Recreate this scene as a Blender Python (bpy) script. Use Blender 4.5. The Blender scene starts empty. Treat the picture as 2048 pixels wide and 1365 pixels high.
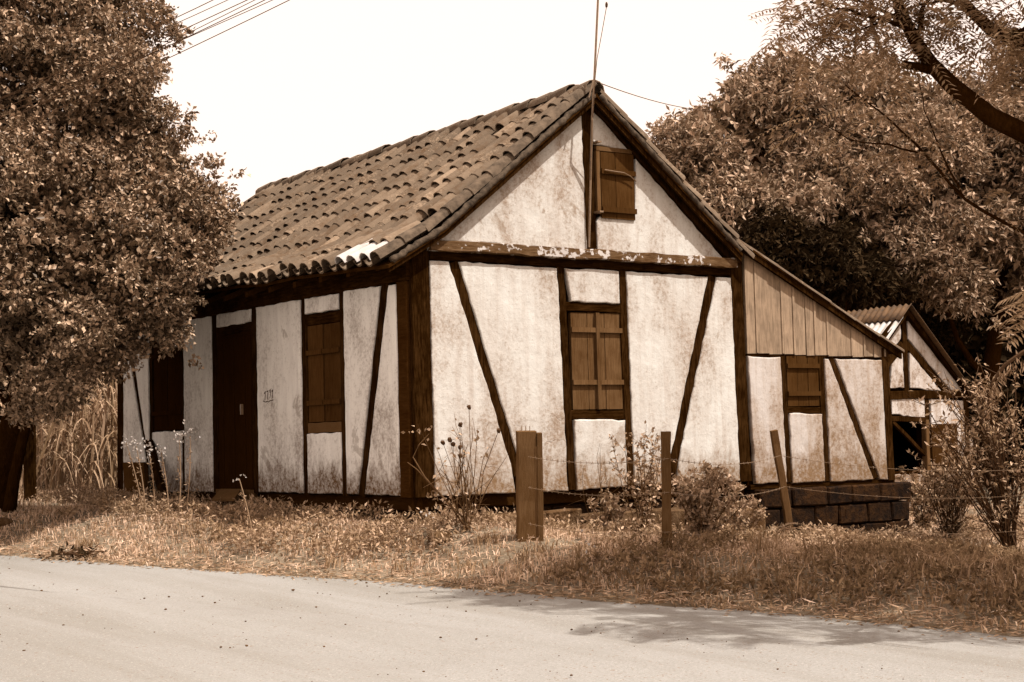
import bpy, math, random
import numpy as np
from mathutils import Vector, Matrix

# ------------------------------------------------------------------ camera
sc = bpy.context.scene
FPX = 3180.0                                    # focal length in pixels of the 2048 px photograph
PITCH, ROLL, YAW = [math.radians(a) for a in (3.515, -1.475, 35.3)]
FW = np.array([math.sin(YAW)*math.cos(PITCH), math.cos(YAW)*math.cos(PITCH), math.sin(PITCH)])
_r = np.cross(FW, [0, 0, 1]); _r /= np.linalg.norm(_r); _u = np.cross(_r, FW)
CR = math.cos(ROLL)*_r + math.sin(ROLL)*_u
CU = -math.sin(ROLL)*_r + math.cos(ROLL)*_u
CAM = np.array([-8.705, -14.134, 0.564])        # world origin = near corner of the house, at sill height
cam = bpy.data.cameras.new('camera'); camo = bpy.data.objects.new('camera', cam)
sc.collection.objects.link(camo)
cam.sensor_width = 36; cam.lens = FPX/2048*36; cam.clip_end = 2000; cam.clip_start = 0.1
m = Matrix.Identity(4)
for i in range(3):
    m[i][0], m[i][1], m[i][2], m[i][3] = CR[i], CU[i], -FW[i], CAM[i]
camo.matrix_world = m
sc.camera = camo

# ------------------------------------------------------------------ light
SUN = Vector((0.58, -1.0, 2.0)).normalized()    # towards the sun: high, from the right of the gable
w = bpy.data.worlds.new('World'); sc.world = w; w.use_nodes = True
nt = w.node_tree; nt.nodes.clear()
sky = nt.nodes.new('ShaderNodeTexSky'); sky.sky_type = 'NISHITA'; sky.sun_disc = False
sky.sun_elevation = math.asin(SUN.z); sky.sun_rotation = math.atan2(SUN.x, SUN.y)
sky.air_density = 1.0; sky.dust_density = 6.0; sky.altitude = 0
bw = nt.nodes.new('ShaderNodeRGBToBW'); nt.links.new(sky.outputs[0], bw.inputs[0])
# bright milky haze over the whole dome: the sky keeps its brightness pattern but flattened
mr = nt.nodes.new('ShaderNodeMath'); mr.operation = 'MULTIPLY_ADD'; mr.inputs[1].default_value = 0.175; mr.inputs[2].default_value = 4.72
nt.links.new(bw.outputs[0], mr.inputs[0])
tint = nt.nodes.new('ShaderNodeMix'); tint.data_type = 'RGBA'; tint.blend_type = 'MULTIPLY'; tint.inputs[0].default_value = 1
tint.inputs[7].default_value = (1.25, 1.03, 0.905, 1)
nt.links.new(mr.outputs[0], tint.inputs[6])
bg = nt.nodes.new('ShaderNodeBackground'); bg.inputs[1].default_value = 0.15
nt.links.new(tint.outputs[2], bg.inputs[0])
wo = nt.nodes.new('ShaderNodeOutputWorld'); nt.links.new(bg.outputs[0], wo.inputs[0])
sl = bpy.data.lights.new('sun', 'SUN'); sl.energy = 5.0; sl.angle = math.radians(0.55); sl.color = (1.0, 0.965, 0.92)
so = bpy.data.objects.new('sun', sl); sc.collection.objects.link(so)
so.rotation_euler = (-SUN).to_track_quat('-Z', 'Y').to_euler(); so.location = SUN*60
sc.view_settings.view_transform = 'Standard'; sc.view_settings.look = 'None'
sc.view_settings.exposure = 0.5; sc.view_settings.gamma = 1.0
sc.cycles.max_bounces = 5; sc.cycles.diffuse_bounces = 1; sc.cycles.transparent_max_bounces = 4
sc.cycles.caustics_reflective = False; sc.cycles.caustics_refractive = False

# ------------------------------------------------------------------ helpers
rng = np.random.default_rng(7); random.seed(7)
COL = sc.collection
def A(*v): return np.array(v, float)
def nrm(v):
    v = np.asarray(v, float); return v/(np.linalg.norm(v, axis=-1, keepdims=True)+1e-12)
def ray(px, py): return FW + CR*(px-1024)/FPX - CU*(py-682.5)/FPX
def at(px, py, d): return CAM + ray(px, py)*d
def onY(px, py, Y=0.0): q = ray(px, py); return CAM + q*((Y-CAM[1])/q[1])
def onX(px, py, X=0.0): q = ray(px, py); return CAM + q*((X-CAM[0])/q[0])
def project(P):
    d = np.asarray(P)-CAM; z = d@FW
    return 1024+FPX*(d@CR)/z, 682.5-FPX*(d@CU)/z, z

def tag(o, label=None, cat=None, group=None, kind=None):
    if label: o['label'] = label
    if cat: o['category'] = cat
    if group: o['group'] = group
    if kind: o['kind'] = kind
    return o
def thing(name, loc, label, cat, group=None):
    o = bpy.data.objects.new(name, None); o.empty_display_size = .2
    o.location = loc; COL.objects.link(o); return tag(o, label, cat, group)
def origin(o):
    if o is None: return A(0, 0, 0)
    t = A(0, 0, 0)
    while o is not None:
        t = t + np.array(o.location); o = o.parent
    return t
def link(name, me, parent=None, loc=None):
    o = bpy.data.objects.new(name, me); COL.objects.link(o)
    if parent is not None: o.parent = parent
    if loc is not None: o.location = loc
    return o
def mesh_np(name, V, F, mat, parent=None, smooth=False, base=None):
    """V (n,3) world coordinates, F list of index arrays (k,3) / (k,4)."""
    V = np.asarray(V, float)
    off = origin(parent)
    loc = None
    if parent is None and base is not None:
        off = np.asarray(base, float); loc = tuple(off)
    me = bpy.data.meshes.new(name)
    Fs = [np.asarray(f, np.int32) for f in F if len(f)]
    nl = sum(f.size for f in Fs); nf = sum(len(f) for f in Fs)
    me.vertices.add(len(V)); me.vertices.foreach_set('co', (V-off).astype(np.float32).ravel())
    me.loops.add(nl); me.loops.foreach_set('vertex_index', np.concatenate([f.ravel() for f in Fs]))
    st = []; n = 0
    for f in Fs:
        st.append(n+np.arange(len(f))*f.shape[1]); n += f.size
    me.polygons.add(nf); me.polygons.foreach_set('loop_start', np.concatenate(st).astype(np.int32))
    if smooth: me.polygons.foreach_set('use_smooth', np.ones(nf, bool))
    me.update(calc_edges=True); me.validate()
    me.materials.append(mat)
    return link(name, me, parent, loc)
class MB:
    def __init__(s): s.v = []; s.f = []
    def add(s, vs, fs):
        n = len(s.v); s.v += [tuple(map(float, p)) for p in vs]; s.f += [tuple(i+n for i in f) for f in fs]
    def box(s, a, b):
        x0, y0, z0 = a; x1, y1, z1 = b
        s.hexa([(x0,y0,z0),(x1,y0,z0),(x1,y1,z0),(x0,y1,z0),(x0,y0,z1),(x1,y0,z1),(x1,y1,z1),(x0,y1,z1)])
    def hexa(s, c): s.add(c, [(0,3,2,1),(4,5,6,7),(0,1,5,4),(1,2,6,5),(2,3,7,6),(3,0,4,7)])
    def tube(s, pts, rad, k=6, cap=True):
        pts = [A(*p) for p in pts]; n = len(pts)
        if not hasattr(rad, '__len__'): rad = [rad]*n
        ref = A(0.31, 0.17, 0.93); vs = []
        for i, p in enumerate(pts):
            t = nrm(pts[min(i+1, n-1)]-pts[max(i-1, 0)])
            a = np.cross(t, ref)
            if np.linalg.norm(a) < .05: a = np.cross(t, [1, 0, 0])
            a = nrm(a); b = np.cross(t, a)
            for j in range(k):
                th = 2*math.pi*j/k; vs.append(p+rad[i]*(math.cos(th)*a+math.sin(th)*b))
        fs = [(i*k+j, i*k+(j+1) % k, (i+1)*k+(j+1) % k, (i+1)*k+j) for i in range(n-1) for j in range(k)]
        if cap: fs += [tuple(range(k-1, -1, -1)), tuple((n-1)*k+j for j in range(k))]
        s.add(vs, fs)
    def blob(s, c, r, jit=.15, nu=8, nv=6):
        vs = []; fs = []
        c = A(*c); r = A(*r)
        for i in range(nv+1):
            for j in range(nu):
                th = math.pi*i/nv; ph = 2*math.pi*j/nu
                d = A(math.sin(th)*math.cos(ph), math.sin(th)*math.sin(ph), math.cos(th))
                vs.append(c+r*d*(1+(random.random()-.5)*2*jit*(0 < i < nv)))
        for i in range(nv):
            for j in range(nu): fs.append((i*nu+j, (i+1)*nu+j, (i+1)*nu+(j+1) % nu, i*nu+(j+1) % nu))
        s.add(vs, fs)
    def mesh(s, name, mat, off, smooth=False):
        me = bpy.data.meshes.new(name)
        me.from_pydata([tuple(np.array(p)-off) for p in s.v], [], s.f)
        if smooth: me.polygons.foreach_set('use_smooth', np.ones(len(me.polygons), bool))
        me.update(); me.materials.append(mat); return me
    def build(s, name, mat, parent=None, smooth=False, base=None):
        off = origin(parent); loc = None
        if parent is None and base is not None: off = np.array(base, float); loc = tuple(off)
        return link(name, s.mesh(name, mat, off, smooth), parent, loc)

def hash2(i, j, k=0):
    h = np.sin(i*127.1+j*311.7+k*74.7)*43758.5453
    return h-np.floor(h)
def vnoise(x, y, k=0):
    x = np.asarray(x, float); y = np.asarray(y, float)
    i = np.floor(x); j = np.floor(y); fx = x-i; fy = y-j
    fx = fx*fx*(3-2*fx); fy = fy*fy*(3-2*fy)
    return (hash2(i, j, k)*(1-fx)+hash2(i+1, j, k)*fx)*(1-fy)+(hash2(i, j+1, k)*(1-fx)+hash2(i+1, j+1, k)*fx)*fy
def sst(a, b, x):
    t = np.clip((np.asarray(x, float)-a)/(b-a), 0, 1); return t*t*(3-2*t)

# ------------------------------------------------------------------ materials (sepia tones: the print is monochrome brown)
_G = [0, .01, .02, .07, .17, .4, .7, 1]; _R = [0, .028, .050, .136, .262, .450, .725, 1]; _B = [0, .0016, .0045, .026, .098, .36, .685, 1]
def sep(g): return (float(np.interp(g, _G, _R)), g, float(np.interp(g, _G, _B)), 1)
def veg(g): return (min(1, (1.70-.62*min(g, .5))*g), g, (.44+.58*min(g, .5))*g, 1)       # foliage and straw tones of the print
def clay(g): return (1.42*g, g, .66*g, 1)
class N:
    """small node-graph writer"""
    def __init__(s, name, rough=.85, spec=.25):
        s.m = bpy.data.materials.new(name); s.m.use_nodes = True
        s.t = s.m.node_tree; s.b = s.t.nodes['Principled BSDF']; s.out = s.t.nodes['Material Output']
        s.b.inputs['Roughness'].default_value = rough; s.b.inputs['Specular IOR Level'].default_value = spec
    def n(s, typ, **kw):
        o = s.t.nodes.new(typ)
        for k, v in kw.items(): setattr(o, k, v)
        return o
    def l(s, a, b): s.t.links.new(a, b)
    def pos(s, scale=(1, 1, 1), kind='pos'):
        if kind == 'pos': o = s.n('ShaderNodeNewGeometry').outputs['Position']
        else: o = s.n('ShaderNodeTexCoord').outputs['Object']
        mp = s.n('ShaderNodeMapping'); mp.inputs['Scale'].default_value = scale
        s.l(o, mp.inputs['Vector']); return mp.outputs[0]
    def noise(s, vec, scale, detail=4, rough=.6, dist=0):
        t = s.n('ShaderNodeTexNoise'); t.inputs['Scale'].default_value = scale; t.inputs['Detail'].default_value = detail
        t.inputs['Roughness'].default_value = rough; t.inputs['Distortion'].default_value = dist
        s.l(vec, t.inputs['Vector']); return t.outputs['Fac']
    def ramp(s, fac, stops):
        r = s.n('ShaderNodeValToRGB'); e = r.color_ramp.elements
        while len(e) < len(stops): e.new(.5)
        for q, (p, c) in zip(e, stops):
            q.position = p; q.color = c if hasattr(c, '__len__') else (c, c, c, 1)
        s.l(fac, r.inputs[0]); return r.outputs[0]
    def mix(s, a, b, fac, mode='MIX'):
        x = s.n('ShaderNodeMix', data_type='RGBA', blend_type=mode)
        for inp, v in ((0, fac), (6, a), (7, b)):
            if isinstance(v, (int, float)): x.inputs[inp].default_value = v
            elif isinstance(v, tuple): x.inputs[inp].default_value = v
            else: s.l(v, x.inputs[inp])
        return x.outputs[2]
    def math(s, op, a, b=0.0, clamp=False):
        x = s.n('ShaderNodeMath', operation=op); x.use_clamp = clamp
        for i, v in ((0, a), (1, b)):
            if isinstance(v, (int, float)): x.inputs[i].default_value = v
            else: s.l(v, x.inputs[i])
        return x.outputs[0]
    def bump(s, h, strength, dist=.01):
        b = s.n('ShaderNodeBump'); b.inputs['Strength'].default_value = strength; b.inputs['Distance'].default_value = dist
        s.l(h, b.inputs['Height']); s.l(b.outputs[0], s.b.inputs['Normal'])
    def color(s, c):
        if isinstance(c, tuple): s.b.inputs['Base Color'].default_value = c
        else: s.l(c, s.b.inputs['Base Color'])
        return s.m

def mat_plaster(name, base, dirt, low, seed=0.0, amount=1.0):
    g = N(name, .93, .1)
    p = g.pos()
    big = g.noise(g.pos((1, 1, .45)), 1.7+seed, 5, .62, .3)
    streak = g.noise(g.pos((7, 7, .55)), 1.6+seed, 5, .65)
    fine = g.noise(p, 26, 6, .72)
    spot = g.noise(p, 55, 3, .5)
    c = g.mix(base, dirt, g.ramp(big, [(.36, 0.0), (.70, .85*amount)]))
    c = g.mix(c, dirt, g.ramp(streak, [(.46, 0.0), (.74, .75*amount)]))
    c = g.mix(c, low, g.ramp(g.math('MULTIPLY', fine, g.ramp(big, [(.35, .55), (.7, 1.0)])), [(.36, 0.0), (.58, .75*amount)]))
    c = g.mix(c, low, g.ramp(spot, [(.66, 0.0), (.75, .6)]))
    # larger flaked patches showing the earth render, and hairline cracks
    fl = g.noise(g.pos((1, 1, .8)), 1.15+seed, 6, .68, .5)
    c = g.mix(c, low, g.ramp(fl, [(.635, 0.0), (.665, .55*amount)]))
    vo = g.n('ShaderNodeTexVoronoi', feature='DISTANCE_TO_EDGE'); vo.inputs['Scale'].default_value = 1.9
    wv = g.n('ShaderNodeTexNoise'); wv.inputs['Scale'].default_value = 4.0; wv.inputs['Detail'].default_value = 4
    g.l(p, wv.inputs['Vector']); va = g.n('ShaderNodeVectorMath', operation='MULTIPLY_ADD'); va.inputs[1].default_value = (.35, .35, .35)
    g.l(wv.outputs['Color'], va.inputs[0]); g.l(p, va.inputs[2]); g.l(va.outputs[0], vo.inputs['Vector'])
    crk = g.math('MULTIPLY', g.ramp(vo.outputs['Distance'], [(.0, 1.0), (.010, 0.0)]), g.ramp(big, [(.52, 0.0), (.68, .6)]))
    c = g.mix(c, low, crk)
    # rising damp and mould on the lowest part of the wall, with a ragged top
    z = g.n('ShaderNodeSeparateXYZ'); g.l(p, z.inputs[0])
    zz = g.math('ADD', z.outputs[2], g.math('MULTIPLY', g.noise(g.pos((2.6, 2.6, 1.2)), 2.3, 5, .7), -.95))
    damp = g.ramp(g.math('ADD', zz, .6), [(.22, 1.0), (.52, 0.0)])
    c = g.mix(c, low, g.math('MULTIPLY', damp, g.ramp(fine, [(.3, .35), (.6, 1.0)])))
    hgt = g.math('ADD', g.math('MULTIPLY', g.noise(p, 7, 5, .6), 1.0), g.math('MULTIPLY', fine, .35))
    hgt = g.math('SUBTRACT', hgt, g.math('MULTIPLY', crk, .5)); g.bump(hgt, .5, .022)
    return g.color(c)
def mat_wood(name, dark, light, grain=(5, 5, .5), lo=.42, hi=.75, rough=.9, lichen=None, bump=.5, kind='pos'):
    g = N(name, rough, .0)
    gr = g.noise(g.pos(grain, kind), 9, 6, .7, .4)
    patch = g.noise(g.pos((1, 1, 1), kind), 3.1, 5, .65)
    f = g.math('ADD', g.math('MULTIPLY', gr, .65), g.math('MULTIPLY', patch, .4))
    c = g.mix(dark, light, g.ramp(f, [(lo, 0.0), (hi, 1.0)]))
    oi = g.n('ShaderNodeObjectInfo')
    c = g.mix(c, (0, 0, 0, 1), g.math('MULTIPLY', oi.outputs['Random'], .22))
    if lichen:
        s = g.noise(g.pos((1, 1, 1), kind), 17, 4, .55)
        c = g.mix(c, lichen, g.ramp(g.math('MULTIPLY', s, g.ramp(patch, [(.42, .35), (.6, 1.0)])), [(.40, 0.0), (.47, .95)]))
    g.bump(gr, bump, .012)
    return g.color(c)
def mat_leaf(name, a, b, rough=.42, spec=.5, trans=.28):
    g = N(name, rough, spec)
    ge = g.n('ShaderNodeNewGeometry')
    c = g.mix(a, b, g.ramp(ge.outputs['Random Per Island'], [(.0, 0.0), (.55, .35), (.88, .75), (1.0, 1.35)]))  # random leaf tones; the brightest imitate sun sparkle by colour
    g.color(c)
    tr = g.n('ShaderNodeBsdfTranslucent'); g.l(c, tr.inputs[0])
    mx = g.n('ShaderNodeMixShader'); mx.inputs[0].default_value = trans
    g.l(g.b.outputs[0], mx.inputs[1]); g.l(tr.outputs[0], mx.inputs[2]); g.l(mx.outputs[0], g.out.inputs[0])
    return g.m
def mat_plain(name, c, rough=.8, var=.25, scale=20, spec=.2, bump=.2, metal=0):
    g = N(name, rough, spec); g.b.inputs['Metallic'].default_value = metal
    n = g.noise(g.pos(), scale, 5, .65)
    col = g.mix(c, tuple(x*(1-var*2) for x in c[:3])+(1,), g.ramp(n, [(.35, 0.0), (.7, 1.0)]))
    g.bump(n, bump, .01)
    return g.color(col)

M = {}
M['plaster'] = mat_plaster('lime_plaster', (.545, .522, .478, 1), sep(.31), sep(.105), 0.0, .9)
M['plaster_side_lifted'] = mat_plaster('lime_plaster_road_side_lifted', (.77, .735, .68, 1), sep(.48), sep(.05), .35, .72)  # paler copy of the plaster, lifts the shaded road wall by colour
M['plaster_annex'] = mat_plaster('lime_plaster_annex', sep(.43), sep(.24), sep(.10), .2, 1.1)
M['plaster_shed'] = mat_plaster('flaking_plaster', sep(.52), sep(.26), sep(.06), .6, 1.4)
M['timber'] = mat_wood('old_timber', sep(.0045), sep(.034), (6, 6, .6), .46, .80)
M['timber_h'] = mat_wood('old_timber_level', sep(.0045), sep(.028), (.6, .6, 6), .46, .80)
M['ledge'] = mat_wood('weathered_ledge_board', sep(.025), sep(.14), (.7, 6, 6), .40, .72, lichen=sep(.45))
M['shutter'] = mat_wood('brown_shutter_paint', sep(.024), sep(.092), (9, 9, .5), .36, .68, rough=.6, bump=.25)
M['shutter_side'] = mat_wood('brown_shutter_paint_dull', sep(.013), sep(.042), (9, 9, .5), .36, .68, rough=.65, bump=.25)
M['door'] = mat_wood('dark_door_paint', sep(.006), sep(.013), (9, 9, .5), .35, .75, rough=.7, bump=.25)
M['cladding'] = mat_wood('pale_cladding_board', clay(.26), clay(.045), (4, 4, .40), .44, .80, rough=.85, bump=.35)
M['post'] = mat_wood('fence_post_wood', sep(.045), sep(.10), (11, 11, .5), .38, .75, rough=.85, bump=.4)
M['plank'] = mat_wood('grey_plank', sep(.05), sep(.10), (1, 8, 8), .35, .8)
M['core'] = mat_plain('dark_wall_core', sep(.006), .95, .2, 6, .0)
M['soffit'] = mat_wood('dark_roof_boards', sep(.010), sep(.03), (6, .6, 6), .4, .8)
M['bark'] = mat_wood('dark_bark', sep(.006), sep(.022), (5, 5, 1.2), .4, .8, bump=1.0)
M['bark_mid'] = mat_wood('brown_bark', sep(.014), sep(.06), (5, 5, 1.2), .4, .8, bump=1.0)
M['twig'] = mat_plain('brown_twig', sep(.06), .85, .2, 30)
M['twig_dark'] = mat_plain('dark_twig', sep(.028), .85, .2, 30)
M['metal'] = mat_plain('weathered_pole_metal', sep(.13), .5, .2, 25, .5)
M['wire'] = mat_plain('wire_metal', sep(.12), .5, .15, 25, .5)
M['cable'] = mat_plain('dark_cable', sep(.03), .6, .1, 10)
M['ink'] = mat_plain('black_number_paint', sep(.02), .8, .1, 40)

def mat_tile():
    g = N('clay_tile', .92, .08)
    oi = g.n('ShaderNodeObjectInfo'); p = g.pos()
    base = g.ramp(oi.outputs['Random'], [(0, clay(.07)), (.5, clay(.085)), (.78, clay(.105)), (.93, clay(.122)), (1, clay(.18))])
    n1 = g.noise(p, 6, 5, .7); n2 = g.noise(p, 34, 4, .6); n3 = g.noise(g.pos((1, 1, 1)), 2.2, 4, .6)
    c = g.mix(base, sep(.03), g.ramp(n1, [(.48, 0.0), (.75, .75)]))
    c = g.mix(c, clay(.24), g.ramp(g.math('MULTIPLY', n2, n3), [(.30, 0.0), (.42, .55)]))
    c = g.mix(c, sep(.03), g.ramp(n2, [(.66, 0.0), (.8, .6)]))
    g.bump(g.math('ADD', n2, n1), .5, .012)
    return g.color(c)
M['tile'] = mat_tile()
M['tile_rough'] = mat_plain('lichen_clay', clay(.095), .92, .35, 9, .1, .8)
M['tile_white'] = mat_plain('whitewashed_tile', sep(.42), .85, .12, 9, .2, .3)
M['mortar'] = mat_plain('mossy_mortar', clay(.07), .95, .4, 14, .1, 1.0)
def mat_stone(name, a, b):
    g = N(name, .95, .1); p = g.pos()
    n = g.noise(p, 5, 6, .7); n2 = g.noise(p, 24, 5, .7)
    oi = g.n('ShaderNodeObjectInfo')
    c = g.mix(a, b, g.ramp(g.math('MULTIPLY', n, g.math('ADD', n2, .5)), [(.40, 0.0), (.72, 1.0)]))
    c = g.mix(c, (0, 0, 0, 1), g.math('MULTIPLY', oi.outputs['Random'], .35))
    g.bump(g.math('ADD', n, n2), .8, .03); return g.color(c)
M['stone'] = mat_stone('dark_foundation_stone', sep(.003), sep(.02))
M['stone_lit'] = mat_stone('lit_kerb_stone', sep(.03), sep(.12))  # paler copy of the stone, sunlit look put into its colour
def mat_road():
    g = N('pale_dirt_road', .95, .1); p = g.pos()
    # coordinates along the road: turn so that y runs with the road
    mp = g.n('ShaderNodeMapping'); mp.inputs['Rotation'].default_value = (0, 0, math.radians(-14)); mp.inputs['Scale'].default_value = (1, .07, 1)
    g.l(g.n('ShaderNodeNewGeometry').outputs['Position'], mp.inputs['Vector'])
    tr = g.noise(mp.outputs[0], 1.5, 5, .6, .2); patch = g.noise(p, .8, 5, .6)
    fine = g.noise(p, 60, 5, .75); grit = g.noise(p, 150, 3, .6)
    c = g.mix((.268, .253, .231, 1), (.215, .197, .171, 1), g.ramp(tr, [(.42, 0.0), (.66, 1.0)]))
    c = g.mix(c, (.20, .182, .158, 1), g.ramp(patch, [(.5, 0.0), (.8, .6)]))
    c = g.mix(c, (.185, .168, .145, 1), g.ramp(fine, [(.46, 0.0), (.70, .9)]))
    c = g.mix(c, sep(.40), g.ramp(g.noise(p, 95, 3, .6), [(.60, 0.0), (.72, .7)]))
    c = g.mix(c, sep(.07), g.ramp(grit, [(.66, 0.0), (.74, .85)]))
    c = g.mix(c, sep(.09), g.ramp(g.noise(p, 42, 2, .5), [(.665, 0.0), (.70, .75)]))
    c = g.mix(c, (.36, .335, .30, 1), g.ramp(g.noise(p, 50, 2, .5), [(.64, 0.0), (.69, .6)]))
    g.bump(g.math('ADD', g.math('MULTIPLY', fine, .5), g.math('ADD', grit, tr)), .45, .02); return g.color(c)
M['road'] = mat_road()
def mat_ground():
    g = N('dry_earth', .97, .1); p = g.pos()
    a = g.noise(p, 1.3, 6, .65); b = g.noise(p, 18, 6, .75)
    c = g.mix((.20, .15, .10, 1), (.10, .07, .042, 1), g.ramp(a, [(.4, 0.0), (.65, 1.0)]))
    c = g.mix(c, (.36, .28, .2, 1), g.ramp(b, [(.52, 0.0), (.72, .9)]))
    g.bump(b, .9, .03); return g.color(c)
M['ground'] = mat_ground()
M['pebble'] = mat_plain('dark_pebble', sep(.05), .9, .3, 30)
M['grass'] = mat_leaf('dry_grass', veg(.36), veg(.62), .8, .03, .3)
M['grass_green'] = mat_leaf('lush_grass', veg(.12), veg(.28), .8, .03, .3)
M['leaf_dense'] = mat_leaf('glossy_tree_leaf', veg(.04), veg(.37), .42, .16, .12)
M['leaf_back'] = mat_leaf('drooping_tree_leaf', veg(.06), veg(.42), .55, .1, .2)
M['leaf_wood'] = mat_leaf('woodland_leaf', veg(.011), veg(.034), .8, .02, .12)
M['leaf_fine'] = mat_leaf('feathery_leaflet', veg(.12), veg(.30), .6, .06, .55)
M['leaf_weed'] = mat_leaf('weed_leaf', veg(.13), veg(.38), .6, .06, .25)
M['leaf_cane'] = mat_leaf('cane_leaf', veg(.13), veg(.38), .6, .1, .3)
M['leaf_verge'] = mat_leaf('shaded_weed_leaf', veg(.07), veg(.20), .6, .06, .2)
M['leaf_shrub'] = mat_leaf('shrub_leaf', veg(.14), veg(.42), .55, .08, .25)
M['petal'] = mat_leaf('pale_petal', sep(.30), sep(.45), .6, .2, .3)
M['hip'] = mat_plain('dark_seed_head', sep(.035), .8, .2, 40)
def mat_corr():
    g = N('galvanised_sheet', .42, .5); g.b.inputs['Metallic'].default_value = .25
    n = g.noise(g.pos(), 5, 5, .65)
    c = g.mix(sep(.45), sep(.28), g.ramp(n, [(.45, 0.0), (.7, 1.0)])); return g.color(c)
M['corr'] = mat_corr()
M['rust'] = mat_plain('rusted_sheet', sep(.05), .8, .35, 8, .3, .3)

# ------------------------------------------------------------------ terrain
EY = A(-60, -14, -9, -7.59, -6.68, -5.85, -5.05, -4.11, -3.2, -1.61, -.31, 1.43, 3.71, 8, 14, 40, 90)
EX = A(6.0, .75, .10, -.11, -.24, -.36, -.60, -.90, -1.15, -1.50, -2.02, -2.57, -3.12, -4.3, -6.2, -16, -38)
def edge_x(y): return np.interp(y, EY, EX)
def road_z(y): return -.70+.02*(np.clip(y, -40, 12)+3)
def house_z(x, y):
    z = -.29+.016*np.clip(y, 0, 9)-.095*np.clip(x-.2, 0, 6)-.02*np.clip(x-6.2, 0, 10)+.03*np.clip(y, -9, 0)
    return z
def ground_z(x, y):
    x = np.asarray(x, float); y = np.asarray(y, float)
    s = x-edge_x(y); zr = road_z(y)
    t = sst(-.1, 1.9, s)
    z = zr+(np.maximum(house_z(x, y), zr-.25)-zr)*t
    lump = (vnoise(x*1.3, y*1.3, 3)-.5)*.10+(vnoise(x*3.7, y*3.7, 4)-.5)*.05
    z = z+lump*sst(.1, 1.0, s)
    return np.where(s < .0, zr-.05*sst(0, .25, -s), z)
def hit(px, py):
    """where the view ray through a point of the photograph meets the ground"""
    q = ray(px, py)
    ts = np.arange(5, 60, .02); P = CAM+ts[:, None]*q
    k = np.argmax(P[:, 2] <= ground_z(P[:, 0], P[:, 1]))
    return P[k]
def gpt(x, y): return A(x, y, float(ground_z(x, y)))

def grid(name, xs, ys, zf, mat):
    X, Y = np.meshgrid(xs, ys, indexing='ij'); V = np.stack([X, Y, zf(X, Y)], -1).reshape(-1, 3)
    nx, ny = len(xs), len(ys)
    i, j = np.meshgrid(np.arange(nx-1), np.arange(ny-1), indexing='ij'); a = (i*ny+j).ravel()
    return mesh_np(name, V, [np.stack([a, a+ny, a+ny+1, a+1], 1)], mat, smooth=True)
xs = np.concatenate([np.linspace(-700, -30, 18), np.arange(-28, -6, 1.0), np.arange(-6, 14, .16), np.arange(14, 40, 1.0), np.linspace(45, 700, 18)])
ys = np.concatenate([np.linspace(-700, -30, 18), np.arange(-28, -10, 1.0), np.arange(-10, 10, .16), np.arange(10, 50, 1.0), np.linspace(55, 700, 18)])
tag(grid('ground', xs, ys, ground_z, M['ground']), kind='structure')
# the dirt road, a sheet over the ground with a ragged edge
yy = np.concatenate([np.linspace(-60, -14, 30), np.arange(-13.8, 10, .08), np.linspace(10.2, 90, 60)])
tt = np.concatenate([[0, .02, .05, .1, .2], np.linspace(.5, 14, 90)])
V = []
for y in yy:
    e = float(edge_x(y))+(float(vnoise(y*1.1, 2.2, 1))-.5)*.28+(float(vnoise(y*4.3, 7.7, 2))-.5)*.14
    wd = 14.0
    for t in tt:
        x = e-t
        z = float(road_z(y))+.012*min(t/.3, 1)+.03*math.sin(min(t, 7)/7*math.pi)+(float(vnoise(x*1.6, y*.35, 9))-.5)*.05*min(1, t)
        V.append((x, y, z-(.012 if t == 0 else 0)-sum(.035*math.exp(-((t-c_-.5*math.sin(y*.35))/.22)**2) for c_ in (2.3, 3.9, 6.0))))
V = np.array(V); ny, nt_ = len(yy), len(tt)
i, j = np.meshgrid(np.arange(ny-1), np.arange(nt_-1), indexing='ij'); a = (i*nt_+j).ravel()
tag(mesh_np('road', V, [np.stack([a, a+1, a+nt_+1, a+nt_], 1)], M['road'], smooth=True), kind='structure')

# ------------------------------------------------------------------ the house
HB = A(0, 0, -.3)
house = thing('half_timbered_house', tuple(HB), 'old white plastered half timbered house with clay tiled roof', 'house')
def timber(name, p0, p1, n, wd, mat, parent, out=.012, back=.10, jit=.008, taper=1.0):
    """a hand-hewn timber lying in a wall: centre line p0-p1, outward normal n"""
    p0, p1, n = A(*p0), A(*p1), nrm(A(*n)); ax = nrm(p1-p0); sd = np.cross(ax, n)
    L = np.linalg.norm(p1-p0); k = max(2, int(L/.16)); vs = []
    prof = [(-.5, -back), (-.5, out-.012), (-.44, out), (.44, out), (.5, out-.012), (.5, -back)]
    wob = [(random.random()-.5)*2*jit for _ in range(k+1)]
    for i in range(k+1):
        t = i/k; c = p0+(p1-p0)*t+sd*wob[i]*.6; ww = wd*(1+(taper-1)*t)
        for a, o in prof:
            vs.append(c+sd*(a*ww+(random.random()-.5)*jit)+n*(o+((random.random()-.5)*jit*.8 if o > 0 else 0)))
    m_ = len(prof); fs = [(i*m_+j, i*m_+(j+1) % m_, (i+1)*m_+(j+1) % m_, (i+1)*m_+j) for i in range(k) for j in range(m_)]
    fs += [tuple(range(m_-1, -1, -1)), tuple(k*m_+j for j in range(m_))]
    b = MB(); b.add(vs, fs); return b.build(name, mat, parent)
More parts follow.
